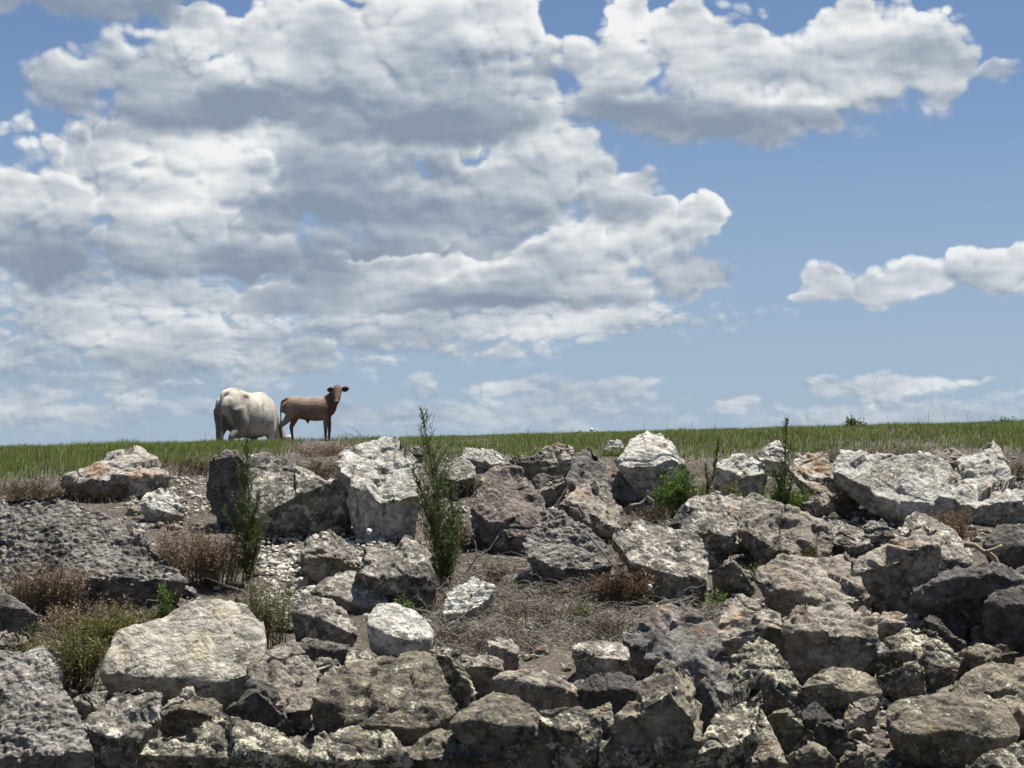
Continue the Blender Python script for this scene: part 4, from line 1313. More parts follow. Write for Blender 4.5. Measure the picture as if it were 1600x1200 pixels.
def bushy(name, label, cat, base_px, w, h, mat, n_stem, n_leaf, leaf, lw, seed, twig=M_DRYSTEM, droop=0.0, depth=0.5, lift=0.3, group=None, loc=None, spread=0.62):
    """low branching weed: forked twigs with small leaves or seed heads towards their ends"""
    rs = np.random.RandomState(seed)
    base = ground_pt(*base_px) if loc is None else np.array(loc, float)
    base[2] -= 0.10
    root = thing(name, label, cat, base, group)
    paths, rad, tips = [], [], []
    nl = 3 + int(w * 3)
    lobes = [(rs.uniform(-0.36, 0.36) * w, rs.uniform(-0.3, 0.3) * w * depth, rs.uniform(0.45, 1.0)) for _ in range(nl)]
    lobes[0] = (lobes[0][0] * 0.4, 0.0, 1.0)
    for i in range(n_stem):
        a = rs.uniform(0, 6.283)
        r = math.sqrt(rs.uniform())
        lx, ly, lh = lobes[rs.randint(nl)]
        lc = np.array([lx, ly, 0])
        p0 = base + lc * 0.8 + np.array([math.cos(a) * r * w * 0.28 * spread, math.sin(a) * r * w * 0.28 * spread * depth, 0])
        tip = base + lc + np.array([math.cos(a) * r * w * 0.3, math.sin(a) * r * w * 0.3 * depth, lh * h * rs.uniform(0.3, 1.12) * (1 - 0.4 * r * r) + 0.05])
        t = np.linspace(0, 1, 6)[:, None]
        p = p0 + (tip - p0) * t + rs.normal(0, 0.02, (6, 3)) * np.sin(t * 3.14) + np.array([0, 0, 0.12 * h]) * np.sin(t * 3.14)
        paths.append(p)
        rad.append(0.0045)
        for b in range(rs.randint(2, 5)):
            k = rs.randint(2, 5)
            d = unit((tip - p0) * 0.6 + rs.normal(0, 0.5, 3) * np.linalg.norm(tip - p0) + np.array([0, 0, 0.2 - droop]))
            L = h * rs.uniform(0.12, 0.34)
            tt = np.linspace(0, 1, 4)[:, None]
            q = p[k] + d * L * tt + np.array([0, 0, -droop * L]) * tt ** 2 + rs.normal(0, 0.008, (4, 3)) * tt
            paths.append(q)
            rad.append(0.0028)
            tips.append(q)
        tips.append(p[1:])
    V = np.concatenate(tips)
    idx = rs.randint(0, len(V), n_leaf)
    P = V[idx] + rs.normal(0, 0.022, (n_leaf, 3))
    Dv = unit(rs.normal(0, 0.8, (n_leaf, 3)) + np.array([0, 0, lift]))
    add_part('twigs', strips(paths, rad), twig, root, rs, base, per=1)
    add_part('leaves', leaf_tris(P, Dv, leaf * rs.uniform(0.5, 1.4, n_leaf), lw * rs.uniform(0.6, 1.3, n_leaf), rs), mat, root, rs, base, per=2)
    return root


fennel('tallest dark green feathery weed rising above the skyline beside the white block', (690, 908), [(660, 641), (682, 705), (640, 735), (704, 755), (655, 790), (678, 815), (712, 830)], 0.66, 150, 3, leaf=0.10)
fennel('shorter dark green feathery weed standing below the white cow', (384, 908), [(384, 688), (398, 765), (371, 780), (402, 830)], 0.5, 135, 4, leaf=0.095)
fennel('spiky green weed with bare dark tip on the right, left of the rusty slab', (1224, 800), [(1229, 655), (1210, 735), (1243, 740)], 0.44, 110, 5, leaf=0.085)
fennel('thin dark leaning weed behind the light green bush', (1100, 792), [(1122, 690), (1108, 725)], 0.24, 70, 6, leaf=0.085)
fennel('small dark spiky sprig in front of the mossy tan block', (1212, 880), [(1218, 815)], 0.11, 40, 7, leaf=0.06)
bushy('green_bush', 'light green leafy bush right of the white capped boulder', 'bush', (1072, 800), 0.8, 0.85, M_GREEN, 60, 4200, 0.06, 0.015, 21, twig=M_STEM, lift=0.7)
bushy('green_bush', 'fresh green leafy clump at the foot of the right spiky weed', 'bush', (1216, 798), 0.85, 0.62, M_GREEN, 50, 2600, 0.055, 0.014, 22, twig=M_STEM, lift=0.7)
bushy('green_bush', 'olive green clump between the leaning weed and the right spiky weed', 'bush', (1150, 785), 0.5, 0.34, M_OLIVE, 26, 800, 0.05, 0.012, 23, twig=M_STEM, lift=0.5)
DW = 'dry brown weeds'
for i, (x, y, w_, h_, m_, lab) in enumerate([
        (745, 935, 1.0, 0.22, M_BRUSHWEED, 'low grey brown brush left of the lone bright white rock'),
        (845, 962, 1.2, 0.26, M_BRUSHWEED, 'matted dead weeds in the middle of the brush slope'),
        (905, 930, 0.9, 0.32, M_BRUSHWEED, 'dead weeds at the foot of the dark knobbly sloping boulder'),
        (800, 1000, 1.1, 0.2, M_BRUSHWEED, 'thin dead weeds above the small tan stone at the foot of the brush'),
        (720, 995, 0.7, 0.22, M_BRUSHWEED, 'dead weeds right of the white capped rounded rock'),
        (960, 985, 0.8, 0.24, M_BRUSHWEED, 'dead weeds left of the rugged dark boulder'),
        (720, 850, 0.6, 0.4, M_RUSTWEED, 'rusty dead weeds at the right foot of the tall feathery weed'),
        (775, 900, 0.7, 0.25, M_BRUSHWEED, 'dead weeds in the shadow below the reddish pointed boulder'),
        (235, 760, 0.9, 0.2, M_BRUSHWEED, 'dead weeds below the peaked rusty rock'),
        (560, 760, 0.5, 0.25, M_BRUSHWEED, 'dead weeds left of the big white block'),
        (1030, 960, 0.6, 0.22, M_OLIVE, 'olive weeds below the speckled grey block'),
        (1450, 860, 0.4, 0.2, M_BRUSHWEED, 'dead wisps behind the long tan ridge')]):
    bushy('dry_weed', lab, 'weed', (x, y), w_, h_, m_, 60, 1300, 0.034, 0.008, 140 + i, group=DW, depth=0.9)
bushy('dry_weed', 'large reddish tan dry weed left of the shorter feathery weed', 'weed', (304, 905), 1.3, 1.0, M_DRYWEED, 170, 13000, 0.036, 0.014, 31, group=DW)
bushy('dry_weed', 'brown dry weed in front of the long white boulder', 'weed', (1375, 805), 1.1, 0.85, M_DRYWEED, 150, 5500, 0.03, 0.010, 32, group=DW)
bushy('dry_weed', 'rust brown dry weed below the jagged peaked boulder', 'weed', (1500, 850), 0.95, 0.66, M_RUSTWEED, 110, 5200, 0.034, 0.011, 33, group=DW)
bushy('dry_weed', 'tan dry weed hanging over the front of the huge knobbly boulder', 'weed', (62, 952), 1.1, 0.62, M_DRYWEED, 120, 5600, 0.03, 0.010, 34, group=DW, loc=at(66, 938, 23.2))
bushy('dry_weed', 'golden brown dry weed at the foot of the speckled grey block', 'weed', (968, 938), 0.95, 0.62, M_RUSTWEED, 110, 5600, 0.034, 0.011, 35, group=DW)
bushy('dry_weed', 'tan and green weed at the left of the pale rubble', 'weed', (420, 1000), 0.85, 0.85, M_OLIVE, 80, 3600, 0.038, 0.011, 36, group=DW)
bushy('dry_weed', 'brown dry mound of weeds on the skyline below the calf', 'weed', (535, 712), 1.7, 0.42, M_DRYWEED, 170, 6500, 0.035, 0.011, 37, group=DW, loc=at(530, 714, 36.5))
bushy('dry_weed', 'low brown weeds along the grass edge at the far left', 'weed', (50, 775), 1.7, 0.34, M_DULLWEED, 130, 4200, 0.035, 0.010, 38, group=DW)
bushy('dry_weed', 'dull brown weeds between the peaked rusty rock and the upright dark rock', 'weed', (295, 735), 1.2, 0.3, M_DULLWEED, 90, 2600, 0.035, 0.010, 39, group=DW)
bushy('dry_weed', 'brown weeds under the left foot of the big white block', 'weed', (478, 742), 1.5, 0.36, M_DULLWEED, 110, 3400, 0.035, 0.010, 40, group=DW)
bushy('dry_weed', 'faded weeds between the tall feathery weed and the reddish boulder', 'weed', (745, 770), 0.7, 0.42, M_DULLWEED, 60, 1500, 0.03, 0.009, 41, group=DW)
bushy('dry_weed', 'straw weeds under the tan boulder at the middle', 'weed', (1015, 812), 0.7, 0.35, M_DULLWEED, 60, 1300, 0.03, 0.009, 42, group=DW)
bushy('dry_weed', 'rusty wisps on the slanted rusty orange slab', 'weed', (1320, 800), 0.4, 0.55, M_RUSTWEED, 40, 1200, 0.03, 0.008, 43, group=DW)
bushy('dry_weed', 'brown weeds on the earth behind the long white boulder', 'weed', (1370, 716), 2.6, 0.28, M_DULLWEED, 150, 3600, 0.035, 0.010, 44, group=DW)
bushy('dry_weed', 'dark brown weeds at the right edge beside the jagged peaked boulder', 'weed', (1590, 745), 1.3, 0.42, M_DULLWEED, 90, 2400, 0.035, 0.010, 45, group=DW)
bushy('green_weed', 'yellow green sprawling weed left of the biggest pale boulder', 'weed', (195, 1005), 1.15, 0.5, M_OLIVE, 120, 7000, 0.045, 0.013, 51, twig=M_STEM)
bushy('green_weed', 'dark green tangled weed above the bottom left corner boulder', 'weed', (105, 1068), 1.15, 0.72, M_OLIVE, 120, 6000, 0.045, 0.012, 52)
bushy('green_weed', 'brownish tangled weed under the huge knobbly boulder', 'weed', (140, 985), 1.6, 0.5, M_DRYWEED, 120, 5000, 0.035, 0.010, 53)
bushy('green_sprig', 'upright bright green sprig at the right end of the huge knobbly boulder', 'sprig', (254, 965), 0.2, 0.5, M_GREEN, 16, 700, 0.04, 0.012, 54, twig=M_STEM, lift=0.9)
bushy('green_sprig', 'tiny lime green sprig right of the white capped rounded rock', 'sprig', (636, 952), 0.26, 0.2, M_GREEN, 14, 160, 0.05, 0.018, 55, twig=M_STEM, lift=0.6)
bushy('green_sprig', 'single lime green leafy stem below the speckled grey block', 'sprig', (1121, 952), 0.2, 0.38, M_GREEN, 8, 150, 0.06, 0.02, 56, twig=M_STEM, lift=0.6)
bushy('green_sprig', 'green sprig in the dead brush at the middle', 'sprig', (915, 965), 0.5, 0.3, M_OLIVE, 26, 420, 0.045, 0.011, 57)
bushy('green_sprig', 'small green sprig right of the small dark angular rock', 'sprig', (1188, 895), 0.26, 0.22, M_GREEN, 14, 240, 0.04, 0.012, 58, twig=M_STEM)
bushy('moss_clump', 'yellowish moss on the front of the mossy tan block', 'moss', (1262, 880), 0.5, 0.34, M_OLIVE, 50, 1500, 0.026, 0.009, 59)
bushy('green_bush', 'small dark bush standing on the skyline at the far right', 'bush', (1342, 690), 0.62, 0.34, M_FENNEL, 22, 380, 0.08, 0.03, 60, twig=M_STEM, lift=0.5, loc=at(1340, 669, 44.0))
bushy('green_bush', 'low rounded bush on the skyline at the right edge', 'bush', (1390, 690), 1.1, 0.3, M_FENNEL, 36, 900, 0.06, 0.02, 61, twig=M_STEM, lift=0.5, loc=at(1575, 666, 44.5))


# ------------------------------------------------------------------ dead brush and branches
def build_brush():
    rs = np.random.RandomState(71)
    regs = [([(660, 890), (820, 870), (1000, 900), (1120, 960), (1040, 1000), (900, 1005), (780, 1015), (670, 1010)], 2600),
            ([(450, 690), (560, 672), (620, 700), (560, 735), (470, 740)], 260),
            ([(700, 780), (760, 760), (840, 880), (740, 890)], 120),
            ([(20, 940), (250, 930), (200, 1010), (90, 1080)], 260),
            ([(980, 790), (1050, 780), (1070, 830), (980, 830)], 110),
            ([(360, 900), (480, 920), (440, 1010), (390, 1000)], 140)]
    paths, rad = [], []
    for poly, cnt in regs:
        xs = [q[0] for q in poly]
        ys = [q[1] for q in poly]
        c = 0
        while c < cnt:
            px, py = rs.uniform(min(xs), max(xs)), rs.uniform(min(ys), max(ys))
            if not inside(poly, px, py):
                continue
            c += 1
            p = ground_pt(px, py)
            a = rs.uniform(0, 6.283)
            L = rs.uniform(0.10, 0.5)
            n = 6
            t = np.linspace(0, 1, n)[:, None]
            d = np.array([math.cos(a), 0.5 * math.sin(a), rs.uniform(-0.1, 0.45)])
            q = p + d * L * t + np.cumsum(rs.normal(0, 0.018, (n, 3)), 0)
            q[:, 2] += np.sin(t[:, 0] * 3.14) * rs.uniform(0, 0.08) - 0.06
            paths.append(q)
            rad.append(rs.uniform(0.003, 0.008) if rs.uniform() < 0.85 else rs.uniform(0.007, 0.011))
    V, F = strips(paths, rad)
    me = mesh_np('dead_brush', V, F)
    face_attr(me, 'tone', np.repeat(rs.uniform(0, 1, len(F) // 6 + 1), 6)[:len(F)])
    tag(link('dead_brush', me, M_TWIG), 'grey mat of dead twigs on the earth between the rocks', kind='stuff')


build_brush()

M_DRIFT = plain('pale_driftwood', (0.34, 0.265, 0.18), 0.8, 0.5, 14)
M_STICK = plain('grey_dead_wood', (0.30, 0.27, 0.235), 0.85, 0.4, 14)


def round_rod(P, R_, n=8):
    P = np.asarray(P, float)
    T = unit(np.gradient(P, axis=0))
    A = unit(np.cross(T, np.array([0.2, 0.95, 0.2])))
    Bn = np.cross(T, A)
    R_ = np.asarray(R_, float)[:, None]
    ang = np.linspace(0, 2 * np.pi, n, endpoint=False)
    V = np.stack([P + R_ * (A * math.cos(a) + Bn * math.sin(a)) for a in ang], 1).reshape(-1, 3)
    F = []
    for i in range(len(P) - 1):
        for j in range(n):
            k = (j + 1) % n
            F.append([i * n + j, i * n + k, (i + 1) * n + k, (i + 1) * n + j])
    F.append(list(range(n))[::-1])
    F.append([(len(P) - 1) * n + j for j in range(n)])
    return V, F


def branch(label, pts, D, r0, r1, mat, forks=(), seed=0, name='dead_branch', cat='branch'):
    rs = np.random.RandomState(seed)
    P = [at(x, y, D) for x, y in pts]
    P = np.array(P)
    t = np.linspace(0, len(P) - 1, 14)
    Q = np.stack([np.interp(t, range(len(P)), P[:, i]) for i in range(3)], 1)
    Q += fbm(Q * 3 + seed, 2)[:, None] * np.array([0.02, 0.03, 0.03])
    root = thing(name, label, cat, Q[0])
    V, F = round_rod(Q - Q[0], np.linspace(r0, r1, 14) * (1 + 0.25 * rs.normal(size=14).clip(-1, 1)))
    link('trunk' if forks else 'wood', mesh_np('branch', V, F, True), mat, root)
    for f in forks:
        P = np.array([at(x, y, D - 0.05) for x, y in f])
        t = np.linspace(0, len(P) - 1, 7)
        q = np.stack([np.interp(t, range(len(P)), P[:, i]) for i in range(3)], 1)
        V, F = round_rod(q - Q[0], np.linspace(r0 * 0.7, r1 * 0.6, 7), 7)
        link('fork', mesh_np('fork', V, F, True), mat, root)


branch('pale forked driftwood branch lying over the rocks at the right edge', [(1506, 852), (1522, 850), (1538, 862), (1552, 868), (1560, 886), (1578, 896), (1592, 908), (1606, 906)], 23.4, 0.03, 0.045, M_DRIFT, [[(1540, 862), (1552, 859), (1566, 853)]], 3, 'driftwood', 'driftwood')
branch('grey dead stick leaning between the tan slab and the tan boulder', [(866, 795), (880, 772), (894, 748)], 26.6, 0.018, 0.008, M_STICK, (), 4)
branch('bent pale dead root at the lower tip of the slate grey slab', [(985, 789), (1003, 786), (1011, 776), (1013, 764)], 27.3, 0.022, 0.01, M_STICK, [[(1011, 776), (1020, 782), (1022, 793)]], 5)
branch('long grey dead twig over the knobbly boulder above the dead brush', [(915, 832), (940, 858), (962, 890)], 24.4, 0.014, 0.008, M_STICK, (), 6)
branch('forked grey dead branch left of the knobbly boulder', [(730, 892), (745, 870), (742, 845)], 24.6, 0.014, 0.006, M_STICK, [[(745, 870), (765, 858), (778, 838)]], 7)
branch('dead stalk on the right flank of the rugged dark boulder', [(1070, 950), (1100, 985), (1122, 1025), (1132, 1080)], 20.6, 0.02, 0.012, M_STICK, (), 8)
branch('straw pale dry stem beside the small pale yellow stone', [(128, 1080), (142, 1064), (156, 1052)], 19.7, 0.008, 0.004, M_DRIFT, [[(135, 1072), (138, 1060), (140, 1050)]], 9)
branch('dead stick poking up from the brush below the white capped rounded rock', [(676, 1012), (684, 990), (694, 975)], 21.3, 0.012, 0.005, M_STICK, [[(684, 990), (678, 978), (672, 968)]], 10)


# ------------------------------------------------------------------ bleached snail shells
M_SHELL = plain('bleached_shell', (0.50, 0.52, 0.54), 0.45, 0.3, 30)
M_MOUTH = plain('shell_mouth', (0.05, 0.05, 0.055), 0.6, 0.3, 30)


def shell(label, px, py, D, size, rz, rx=0.4):
    V, F = [], []
    n, m = 64, 12
    for i in range(n):
        t = i / (n - 1)
        a = t * 2 * math.pi * 2.75
        g = math.exp(2.3 * (t - 1))
        c = np.array([math.cos(a) * 0.46 * g, math.sin(a) * 0.46 * g, 0.75 * (1 - g)])
        for j in range(m):
            b = 2 * math.pi * j / m
            r = 0.55 * g
            e = np.array([math.cos(a), math.sin(a), 0]) * math.cos(b) * r + np.array([0, 0, 1]) * math.sin(b) * r * 1.1
            V.append((c + e) * size)
    for i in range(n - 1):
        for j in range(m):
            k = (j + 1) % m
            F.append([i * m + j, (i + 1) * m + j, (i + 1) * m + k, i * m + k])
    F.append([j for j in range(m)][::-1])
    p = at(px, py or 680, D)
    if py is None:
        p[2] = terr(p[0], D) + 0.09
    root = thing('snail_shell', label, 'shell', p, 'bleached snail shells')
    root.rotation_euler = (rx, 0.3, rz)
    link('whorl', mesh_np('whorl', V, F, True), M_SHELL, root)
    e = np.array(V[-m:])
    c = e.mean(0)
    dv = unit(np.cross(e[3] - c, e[0] - c))
    Mv = np.concatenate([c + (e - c) * 0.82 + dv * 0.004, [c + dv * 0.004]])
    link('mouth', mesh_np('mouth', Mv, [[j, (j + 1) % m, m] for j in range(m)]), M_MOUTH, root)


shell('bleached bluish white snail shell in the rubble under the big white block', 577, 831, 25.8, 0.062, 0.6)
shell('white snail shell with dark mouth under the speckled grey block', 1014, 917, 22.9, 0.045, 2.2, 1.2)
shell('small white snail shell on top of the long white boulder', 1437, 710, 31.2, 0.075, 1.0, 0.8)
shell('tiny white snail shell resting on the grass at the skyline, middle', 925, None, 44.2, 0.075, 0.3)
# ------------------------------------------------------------------ cattle
def tube_closed(pts, n=16):
    """pts: (x, y, z, half width, half height); rings square to the path, rounded ends"""
    P = np.array([p[:3] for p in pts], float)
    rw = np.array([p[3] for p in pts], float)
    rh = np.array([p[4] if len(p) > 4 else p[3] for p in pts], float)
    s = np.linspace(0, len(P) - 1, (len(P) - 1) * 5 + 1)

    def cr(A):                                   # smooth through the given stations
        out = []
        for t in s:
            i = min(int(t), len(A) - 2)
            f = t - i
            a0, a1, a2, a3 = A[max(i - 1, 0)], A[i], A[i + 1], A[min(i + 2, len(A) - 1)]
            out.append(0.5 * (2 * a1 + (a2 - a0) * f + (2 * a0 - 5 * a1 + 4 * a2 - a3) * f * f + (3 * a1 - a0 - 3 * a2 + a3) * f ** 3))
        return np.array(out)
    P, rw, rh = cr(P), np.maximum(cr(rw), 0.004), np.maximum(cr(rh), 0.004)
    T = unit(np.gradient(P, axis=0))
    side = np.array([0, 1.0, 0])
    A = unit(side - T * (T @ side)[:, None])
    Bn = np.cross(T, A)
    ang = np.linspace(0, 2 * np.pi, n, endpoint=False)
    V = np.stack([P + A * (rw * math.cos(a))[:, None] + Bn * (rh * math.sin(a))[:, None] for a in ang], 1).reshape(-1, 3)
    F = []
    m = len(P)
    for i in range(m - 1):
        for j in range(n):
            k = (j + 1) % n
            F.append((i * n + j, i * n + k, (i + 1) * n + k, (i + 1) * n + j))
    V = np.concatenate([V, [P[0] - T[0] * rw[0] * 0.5, P[-1] + T[-1] * rw[-1] * 0.5]])
    for j in range(n):
        k = (j + 1) % n
        F.append((k, j, m * n))
        F.append(((m - 1) * n + j, (m - 1) * n + k, m * n + 1))
    return V, F


def union_mesh(tubes, voxel, smooth):
    V, F, k = [], [], 0
    for v, f in tubes:
        V.append(v)
        F += [[i + k for i in q] for q in f]
        k += len(v)
    me = mesh_np('body', np.concatenate(V), F)
    bm = bmesh.new()
    bm.from_mesh(me)
    bmesh.ops.recalc_face_normals(bm, faces=bm.faces)
    bm.to_mesh(me)
    bm.free()
    me = remesh_all([(me, voxel)])[0]
    bm = bmesh.new()
    bm.from_mesh(me)
    for _ in range(smooth):
        bmesh.ops.smooth_vert(bm, verts=bm.verts, factor=0.5, use_axis_x=True, use_axis_y=True, use_axis_z=True)
    bm.to_mesh(me)
    bm.free()
    me.polygons.foreach_set('use_smooth', np.ones(len(me.polygons), dtype=bool))
    me.materials.clear()
    return me


def ball(c, r):
    rx, ry, rz = r
    V, F = [], []
    for i in range(9):
        a = math.pi * i / 8
        for j in range(14):
            b = 2 * math.pi * j / 14
            V.append((c[0] + rx * math.sin(a) * math.cos(b) + 1e-5 * j, c[1] + ry * math.sin(a) * math.sin(b), c[2] + rz * math.cos(a)))
    for i in range(8):
        for j in range(14):
            k = (j + 1) % 14
            F.append((i * 14 + j, i * 14 + k, (i + 1) * 14 + k, (i + 1) * 14 + j))
    return np.array(V), F


def hide_mat(name, c1, c2, patch, amt, scale=2.2, dark=None, rear=None):
    m, g, b = new_mat(name)
    p = g.node('ShaderNodeTexCoord').outputs['Object']
    w = g.v('MULTIPLY_ADD', g.noise(p, 4, 3, out='Color'), (0.15, 0.15, 0.15), p)
    col = g.mix(g.ss(g.noise(w, scale, 5, 0.6), 0.35, 0.65), c1 + (1,), c2 + (1,))
    col = g.mix(g.ss(g.noise(g.v('ADD', w, (3, 1, 7)), scale * 1.7, 4, 0.62), 0.64 - 0.2 * amt, 0.78 - 0.2 * amt, 0, 0.8), col, patch + (1,))
    if dark:                                     # darker head, neck and lower legs of the coat
        s = g.node('ShaderNodeSeparateXYZ')
        g.put(s.inputs[0], w)
        f = g.m('MAXIMUM', g.ss(s.outputs[0], 0.36, 0.5), g.ss(s.outputs[2], 0.50, 0.30))
        col = g.mix(g.m('MULTIPLY', f, 0.85), col, dark + (1,))
    if rear:                                     # grey hindquarters and legs, pale tail
        s = g.node('ShaderNodeSeparateXYZ')
        g.put(s.inputs[0], w)
        f = g.m('MULTIPLY', g.ss(s.outputs[0], -0.40, -0.66), g.ss(s.outputs[2], 1.24, 1.02))
        f = g.m('MULTIPLY', f, g.ss(g.m('ABSOLUTE', s.outputs[1]), 0.035, 0.07))
        f = g.m('MAXIMUM', f, g.ss(s.outputs[2], 0.62, 0.4, 0, 0.7))
        col = g.mix(g.m('MULTIPLY', f, 0.85), col, rear + (1,))
    g.put(b.inputs['Base Color'], col)
    b.inputs['Roughness'].default_value = 0.75
    bump(g, b, g.noise(p, 30, 4, 0.6), 0.25, 0.015)
    return m


M_COW = hide_mat('cream_white_hide', (0.42, 0.395, 0.345), (0.28, 0.255, 0.215), (0.17, 0.148, 0.122), 0.62, rear=(0.115, 0.10, 0.085))
M_CALF = hide_mat('brown_hide', (0.15, 0.096, 0.063), (0.25, 0.185, 0.135), (0.09, 0.052, 0.033), 0.5, dark=(0.082, 0.045, 0.031))
M_HOOF = plain('dark_hoof', (0.05, 0.042, 0.036), 0.6)
M_EYE = plain('dark_eye', (0.012, 0.01, 0.01), 0.15)
M_EAR = plain('dark_ear', (0.07, 0.04, 0.03), 0.8)


def ear(name, root, base, tip, w, mat):
    base, tip = np.array(base, float), np.array(tip, float)
    t = np.linspace(0, 1, 8)
    prof = np.sin(np.pi * np.clip(t * 0.93 + 0.07, 0, 1)) ** 0.7
    ax = unit(tip - base)
    up = unit(np.cross(ax, np.array([0, 1.0, 0.2])))
    th = np.cross(ax, up)
    V, F = [], []
    for i in range(8):
        c = base + (tip - base) * t[i]
        for j in range(8):
            b = 2 * math.pi * j / 8
            V.append(c + up * math.cos(b) * w * prof[i] + th * math.sin(b) * 0.018 * prof[i])
    for i in range(7):
        for j in range(8):
            k = (j + 1) % 8
            F.append([i * 8 + j, i * 8 + k, (i + 1) * 8 + k, (i + 1) * 8 + j])
    link(name, mesh_np('ear', V, F, True), mat, root)


def build_cow():
    tubes = [tube_closed([(-0.86, 0, 1.16, .07, .10), (-0.80, 0, 1.12, .19, .23), (-0.62, 0, 1.06, .285, .34), (-0.3, 0, .97, .35, .42), (0.0, 0, .93, .385, .44),
                          (0.3, 0, .95, .35, .43), (0.52, 0, 1.0, .27, .39), (0.70, 0, 1.0, .19, .32), (0.84, 0, .97, .11, .2)], 24),
             ball((0.44, 0, 1.345), (.2, .10, .09)),
             tube_closed([(-0.86, 0, 1.29, .05), (-0.5, 0, 1.385, .055), (0.0, 0, 1.335, .05), (0.35, 0, 1.37, .06)]),
             tube_closed([(0.62, 0, 1.08, .15, .27), (0.92, 0, .86, .115, .20), (1.18, 0, .56, .10, .15), (1.26, 0, .45, .10, .13)]),
             tube_closed([(1.18, 0, .58, .11, .12), (1.27, 0, .40, .11, .13), (1.36, 0, .22, .085, .095), (1.43, 0, .09, .075, .07)])]
    for s in (-1, 1):
        tubes.append(ball((-0.46, s * .22, 1.265), (.10, .06, .06)))
        tubes.append(ball((-0.79, s * .12, 1.13), (.07, .06, .09)))
        sw = 0.06 * s
        tubes.append(tube_closed([(-.60, s * .16, 1.02, .15, .25), (-.56, s * .20, .80, .125, .20), (-.62, s * .19, .62, .085, .13), (-.76 + sw, s * .17, .46, .055, .08),
                                  (-.73 + sw, s * .165, .28, .042, .05), (-.71 + sw, s * .16, .11, .045, .05), (-.68 + sw, s * .16, .02, .06, .07)], 12))
        tubes.append(tube_closed([(.50, s * .15, .95, .12, .20), (.50, s * .185, .72, .095, .14), (.50, s * .18, .55, .07, .09), (.51 - sw, s * .17, .36, .056, .06),
                                  (.50 - sw, s * .165, .2, .042, .045), (.50 - sw, s * .16, .09, .044, .048), (.53 - sw, s * .16, .02, .058, .066)], 12))
    tubes.append(tube_closed([(-.78, 0, 1.32, .05), (-.87, 0, 1.27, .045), (-.915, .0, 1.12, .036), (-.92, .0, .85, .032), (-.90, .0, .62, .03), (-.89, .0, .5, .042), (-.88, .0, .36, .036), (-.88, .0, .28, .012)], 10))
    tubes.append(ball((-.34, 0, .56), (.17, .13, .10)))
    me = union_mesh(tubes, 0.017, 9)
    D = 47.2
    p = at(387, 690, D)
    p[2] = terr(p[0], D) - 0.50
    root = thing('cow', 'cream white cow grazing on the crest, seen from behind with head down', 'cow', p, 'cattle on the crest')
    root.rotation_euler = (0, 0, R(66))
    root.scale = (1.34, 1.34, 1.28)
    link('body', me, M_COW, root)
    for s in (-1, 1):
        ear('ear', root, (1.16, s * .09, .60), (1.13, s * .27, .58), .055, M_COW)
        V, F = ball((1.29, s * .095, .40), (.02, .018, .02))
        link('eye', mesh_np('eye', V, F, True), M_EYE, root)
        for x in (-.66 + .06 * s, .55 - .06 * s):
            V, F = tube_closed([(x - .005, s * .16, .045, .062, .07), (x + .012, s * .16, .0, .068, .078)], 10)
            link('hoof', mesh_np('hoof', V, F, True), M_HOOF, root)


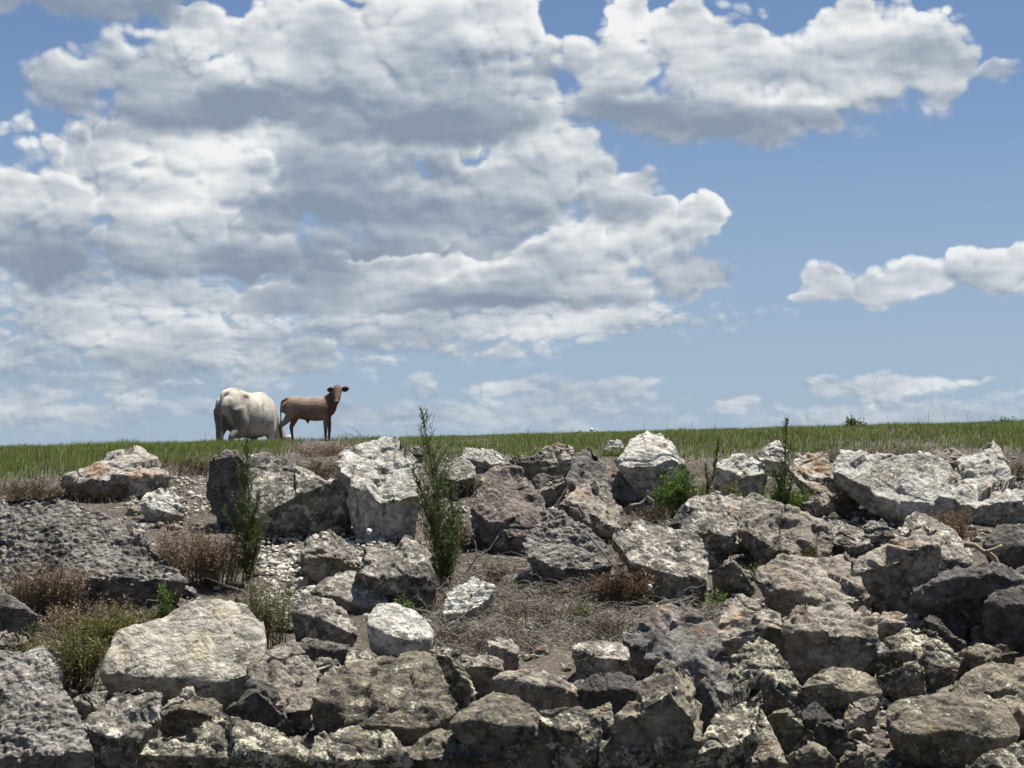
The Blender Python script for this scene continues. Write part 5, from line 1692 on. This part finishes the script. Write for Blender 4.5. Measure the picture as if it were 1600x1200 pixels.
def build_calf():
    tubes = [tube_closed([(-.55, 0, .83, .05, .09), (-.49, 0, .79, .13, .175), (-.33, 0, .76, .17, .22), (-.05, 0, .715, .185, .235), (.2, 0, .715, .175, .25),
                          (.38, 0, .755, .135, .22), (.48, 0, .76, .09, .165), (.54, 0, .76, .04, .08)], 20),
             tube_closed([(-.5, 0, .925, .04), (-.1, 0, .905, .04), (.3, 0, .92, .045)], 10),
             tube_closed([(.31, 0, .79, .12, .19), (.46, -.02, .90, .095, .16), (.555, -.07, 1.02, .085, .115)], 14),
             tube_closed([(.575, -.03, 1.13, .075, .07), (.585, -.14, 1.09, .10, .098), (.595, -.24, .985, .074, .082), (.60, -.32, .875, .056, .06), (.605, -.35, .825, .05, .038)], 14),
             tube_closed([(-.06, 0, .52, .05), (-.05, 0, .46, .035), (-.03, 0, .41, .014)], 8),
             tube_closed([(.36, 0, .68, .07, .09), (.43, -.01, .72, .055, .08), (.48, -.03, .82, .045, .06)], 10)]
    for s, bk in ((-1, -.10), (1, .10)):
        tubes.append(tube_closed([(-.38, s * .08, .76, .09, .15), (-.36 + bk * .3, s * .10, .60, .072, .11), (-.42 + bk * .6, s * .095, .46, .048, .07), (-.50 + bk, s * .09, .345, .036, .047),
                                  (-.485 + bk, s * .085, .21, .028, .031), (-.47 + bk, s * .085, .09, .031, .034), (-.45 + bk, s * .085, .015, .038, .045)], 10))
        f = bk * 0.25
        tubes.append(tube_closed([(.35, s * .075, .72, .075, .12), (.355, s * .095, .54, .055, .075), (.36 + f, s * .09, .42, .045, .05), (.365 + f, s * .085, .28, .037, .038),
                                  (.365 + f, s * .08, .16, .028, .03), (.365 + f, s * .08, .075, .031, .033), (.385 + f, s * .08, .015, .037, .042)], 10))
    tubes.append(tube_closed([(-.53, 0, .91, .028), (-.59, .0, .86, .022), (-.61, .0, .70, .018), (-.605, 0, .50, .018), (-.60, 0, .40, .028), (-.595, 0, .30, .01)], 8))
    me = union_mesh(tubes, 0.0125, 4)
    D = 45.4
    p = at(484, 690, D)
    p[2] = terr(p[0], D) - 0.06
    root = thing('calf', 'young brown calf standing side-on with its head turned to the viewer', 'calf', p, 'cattle on the crest')
    root.rotation_euler = (0, 0, R(-4))
    root.scale = (1.16, 1.16, 1.16)
    link('body', me, M_CALF, root)
    ear('ear', root, (.51, -.09, 1.10), (.35, -.06, 1.095), .06, M_EAR)
    ear('ear', root, (.655, -.09, 1.10), (.82, -.06, 1.125), .06, M_EAR)
    for s in (-1, 1):
        V, F = ball((.587 + s * .078, -.205, 1.05), (.018, .016, .018))
        link('eye', mesh_np('eye', V, F, True), M_EYE, root)
    V, F = ball((.605, -.37, .84), (.05, .022, .032))
    link('muzzle', mesh_np('muzzle', V, F, True), plain('pinkish_muzzle', (0.30, 0.19, 0.14), 0.5), root)
    for s, bk in ((-1, -.10), (1, .10)):
        for x in (-.44 + bk, .395 + bk * .25):
            V, F = tube_closed([(x - .004, s * .085, .035, .040, .046), (x + .006, s * .085, .0, .044, .05)], 8)
            link('hoof', mesh_np('hoof', V, F, True), M_HOOF, root)


build_cow()
build_calf()
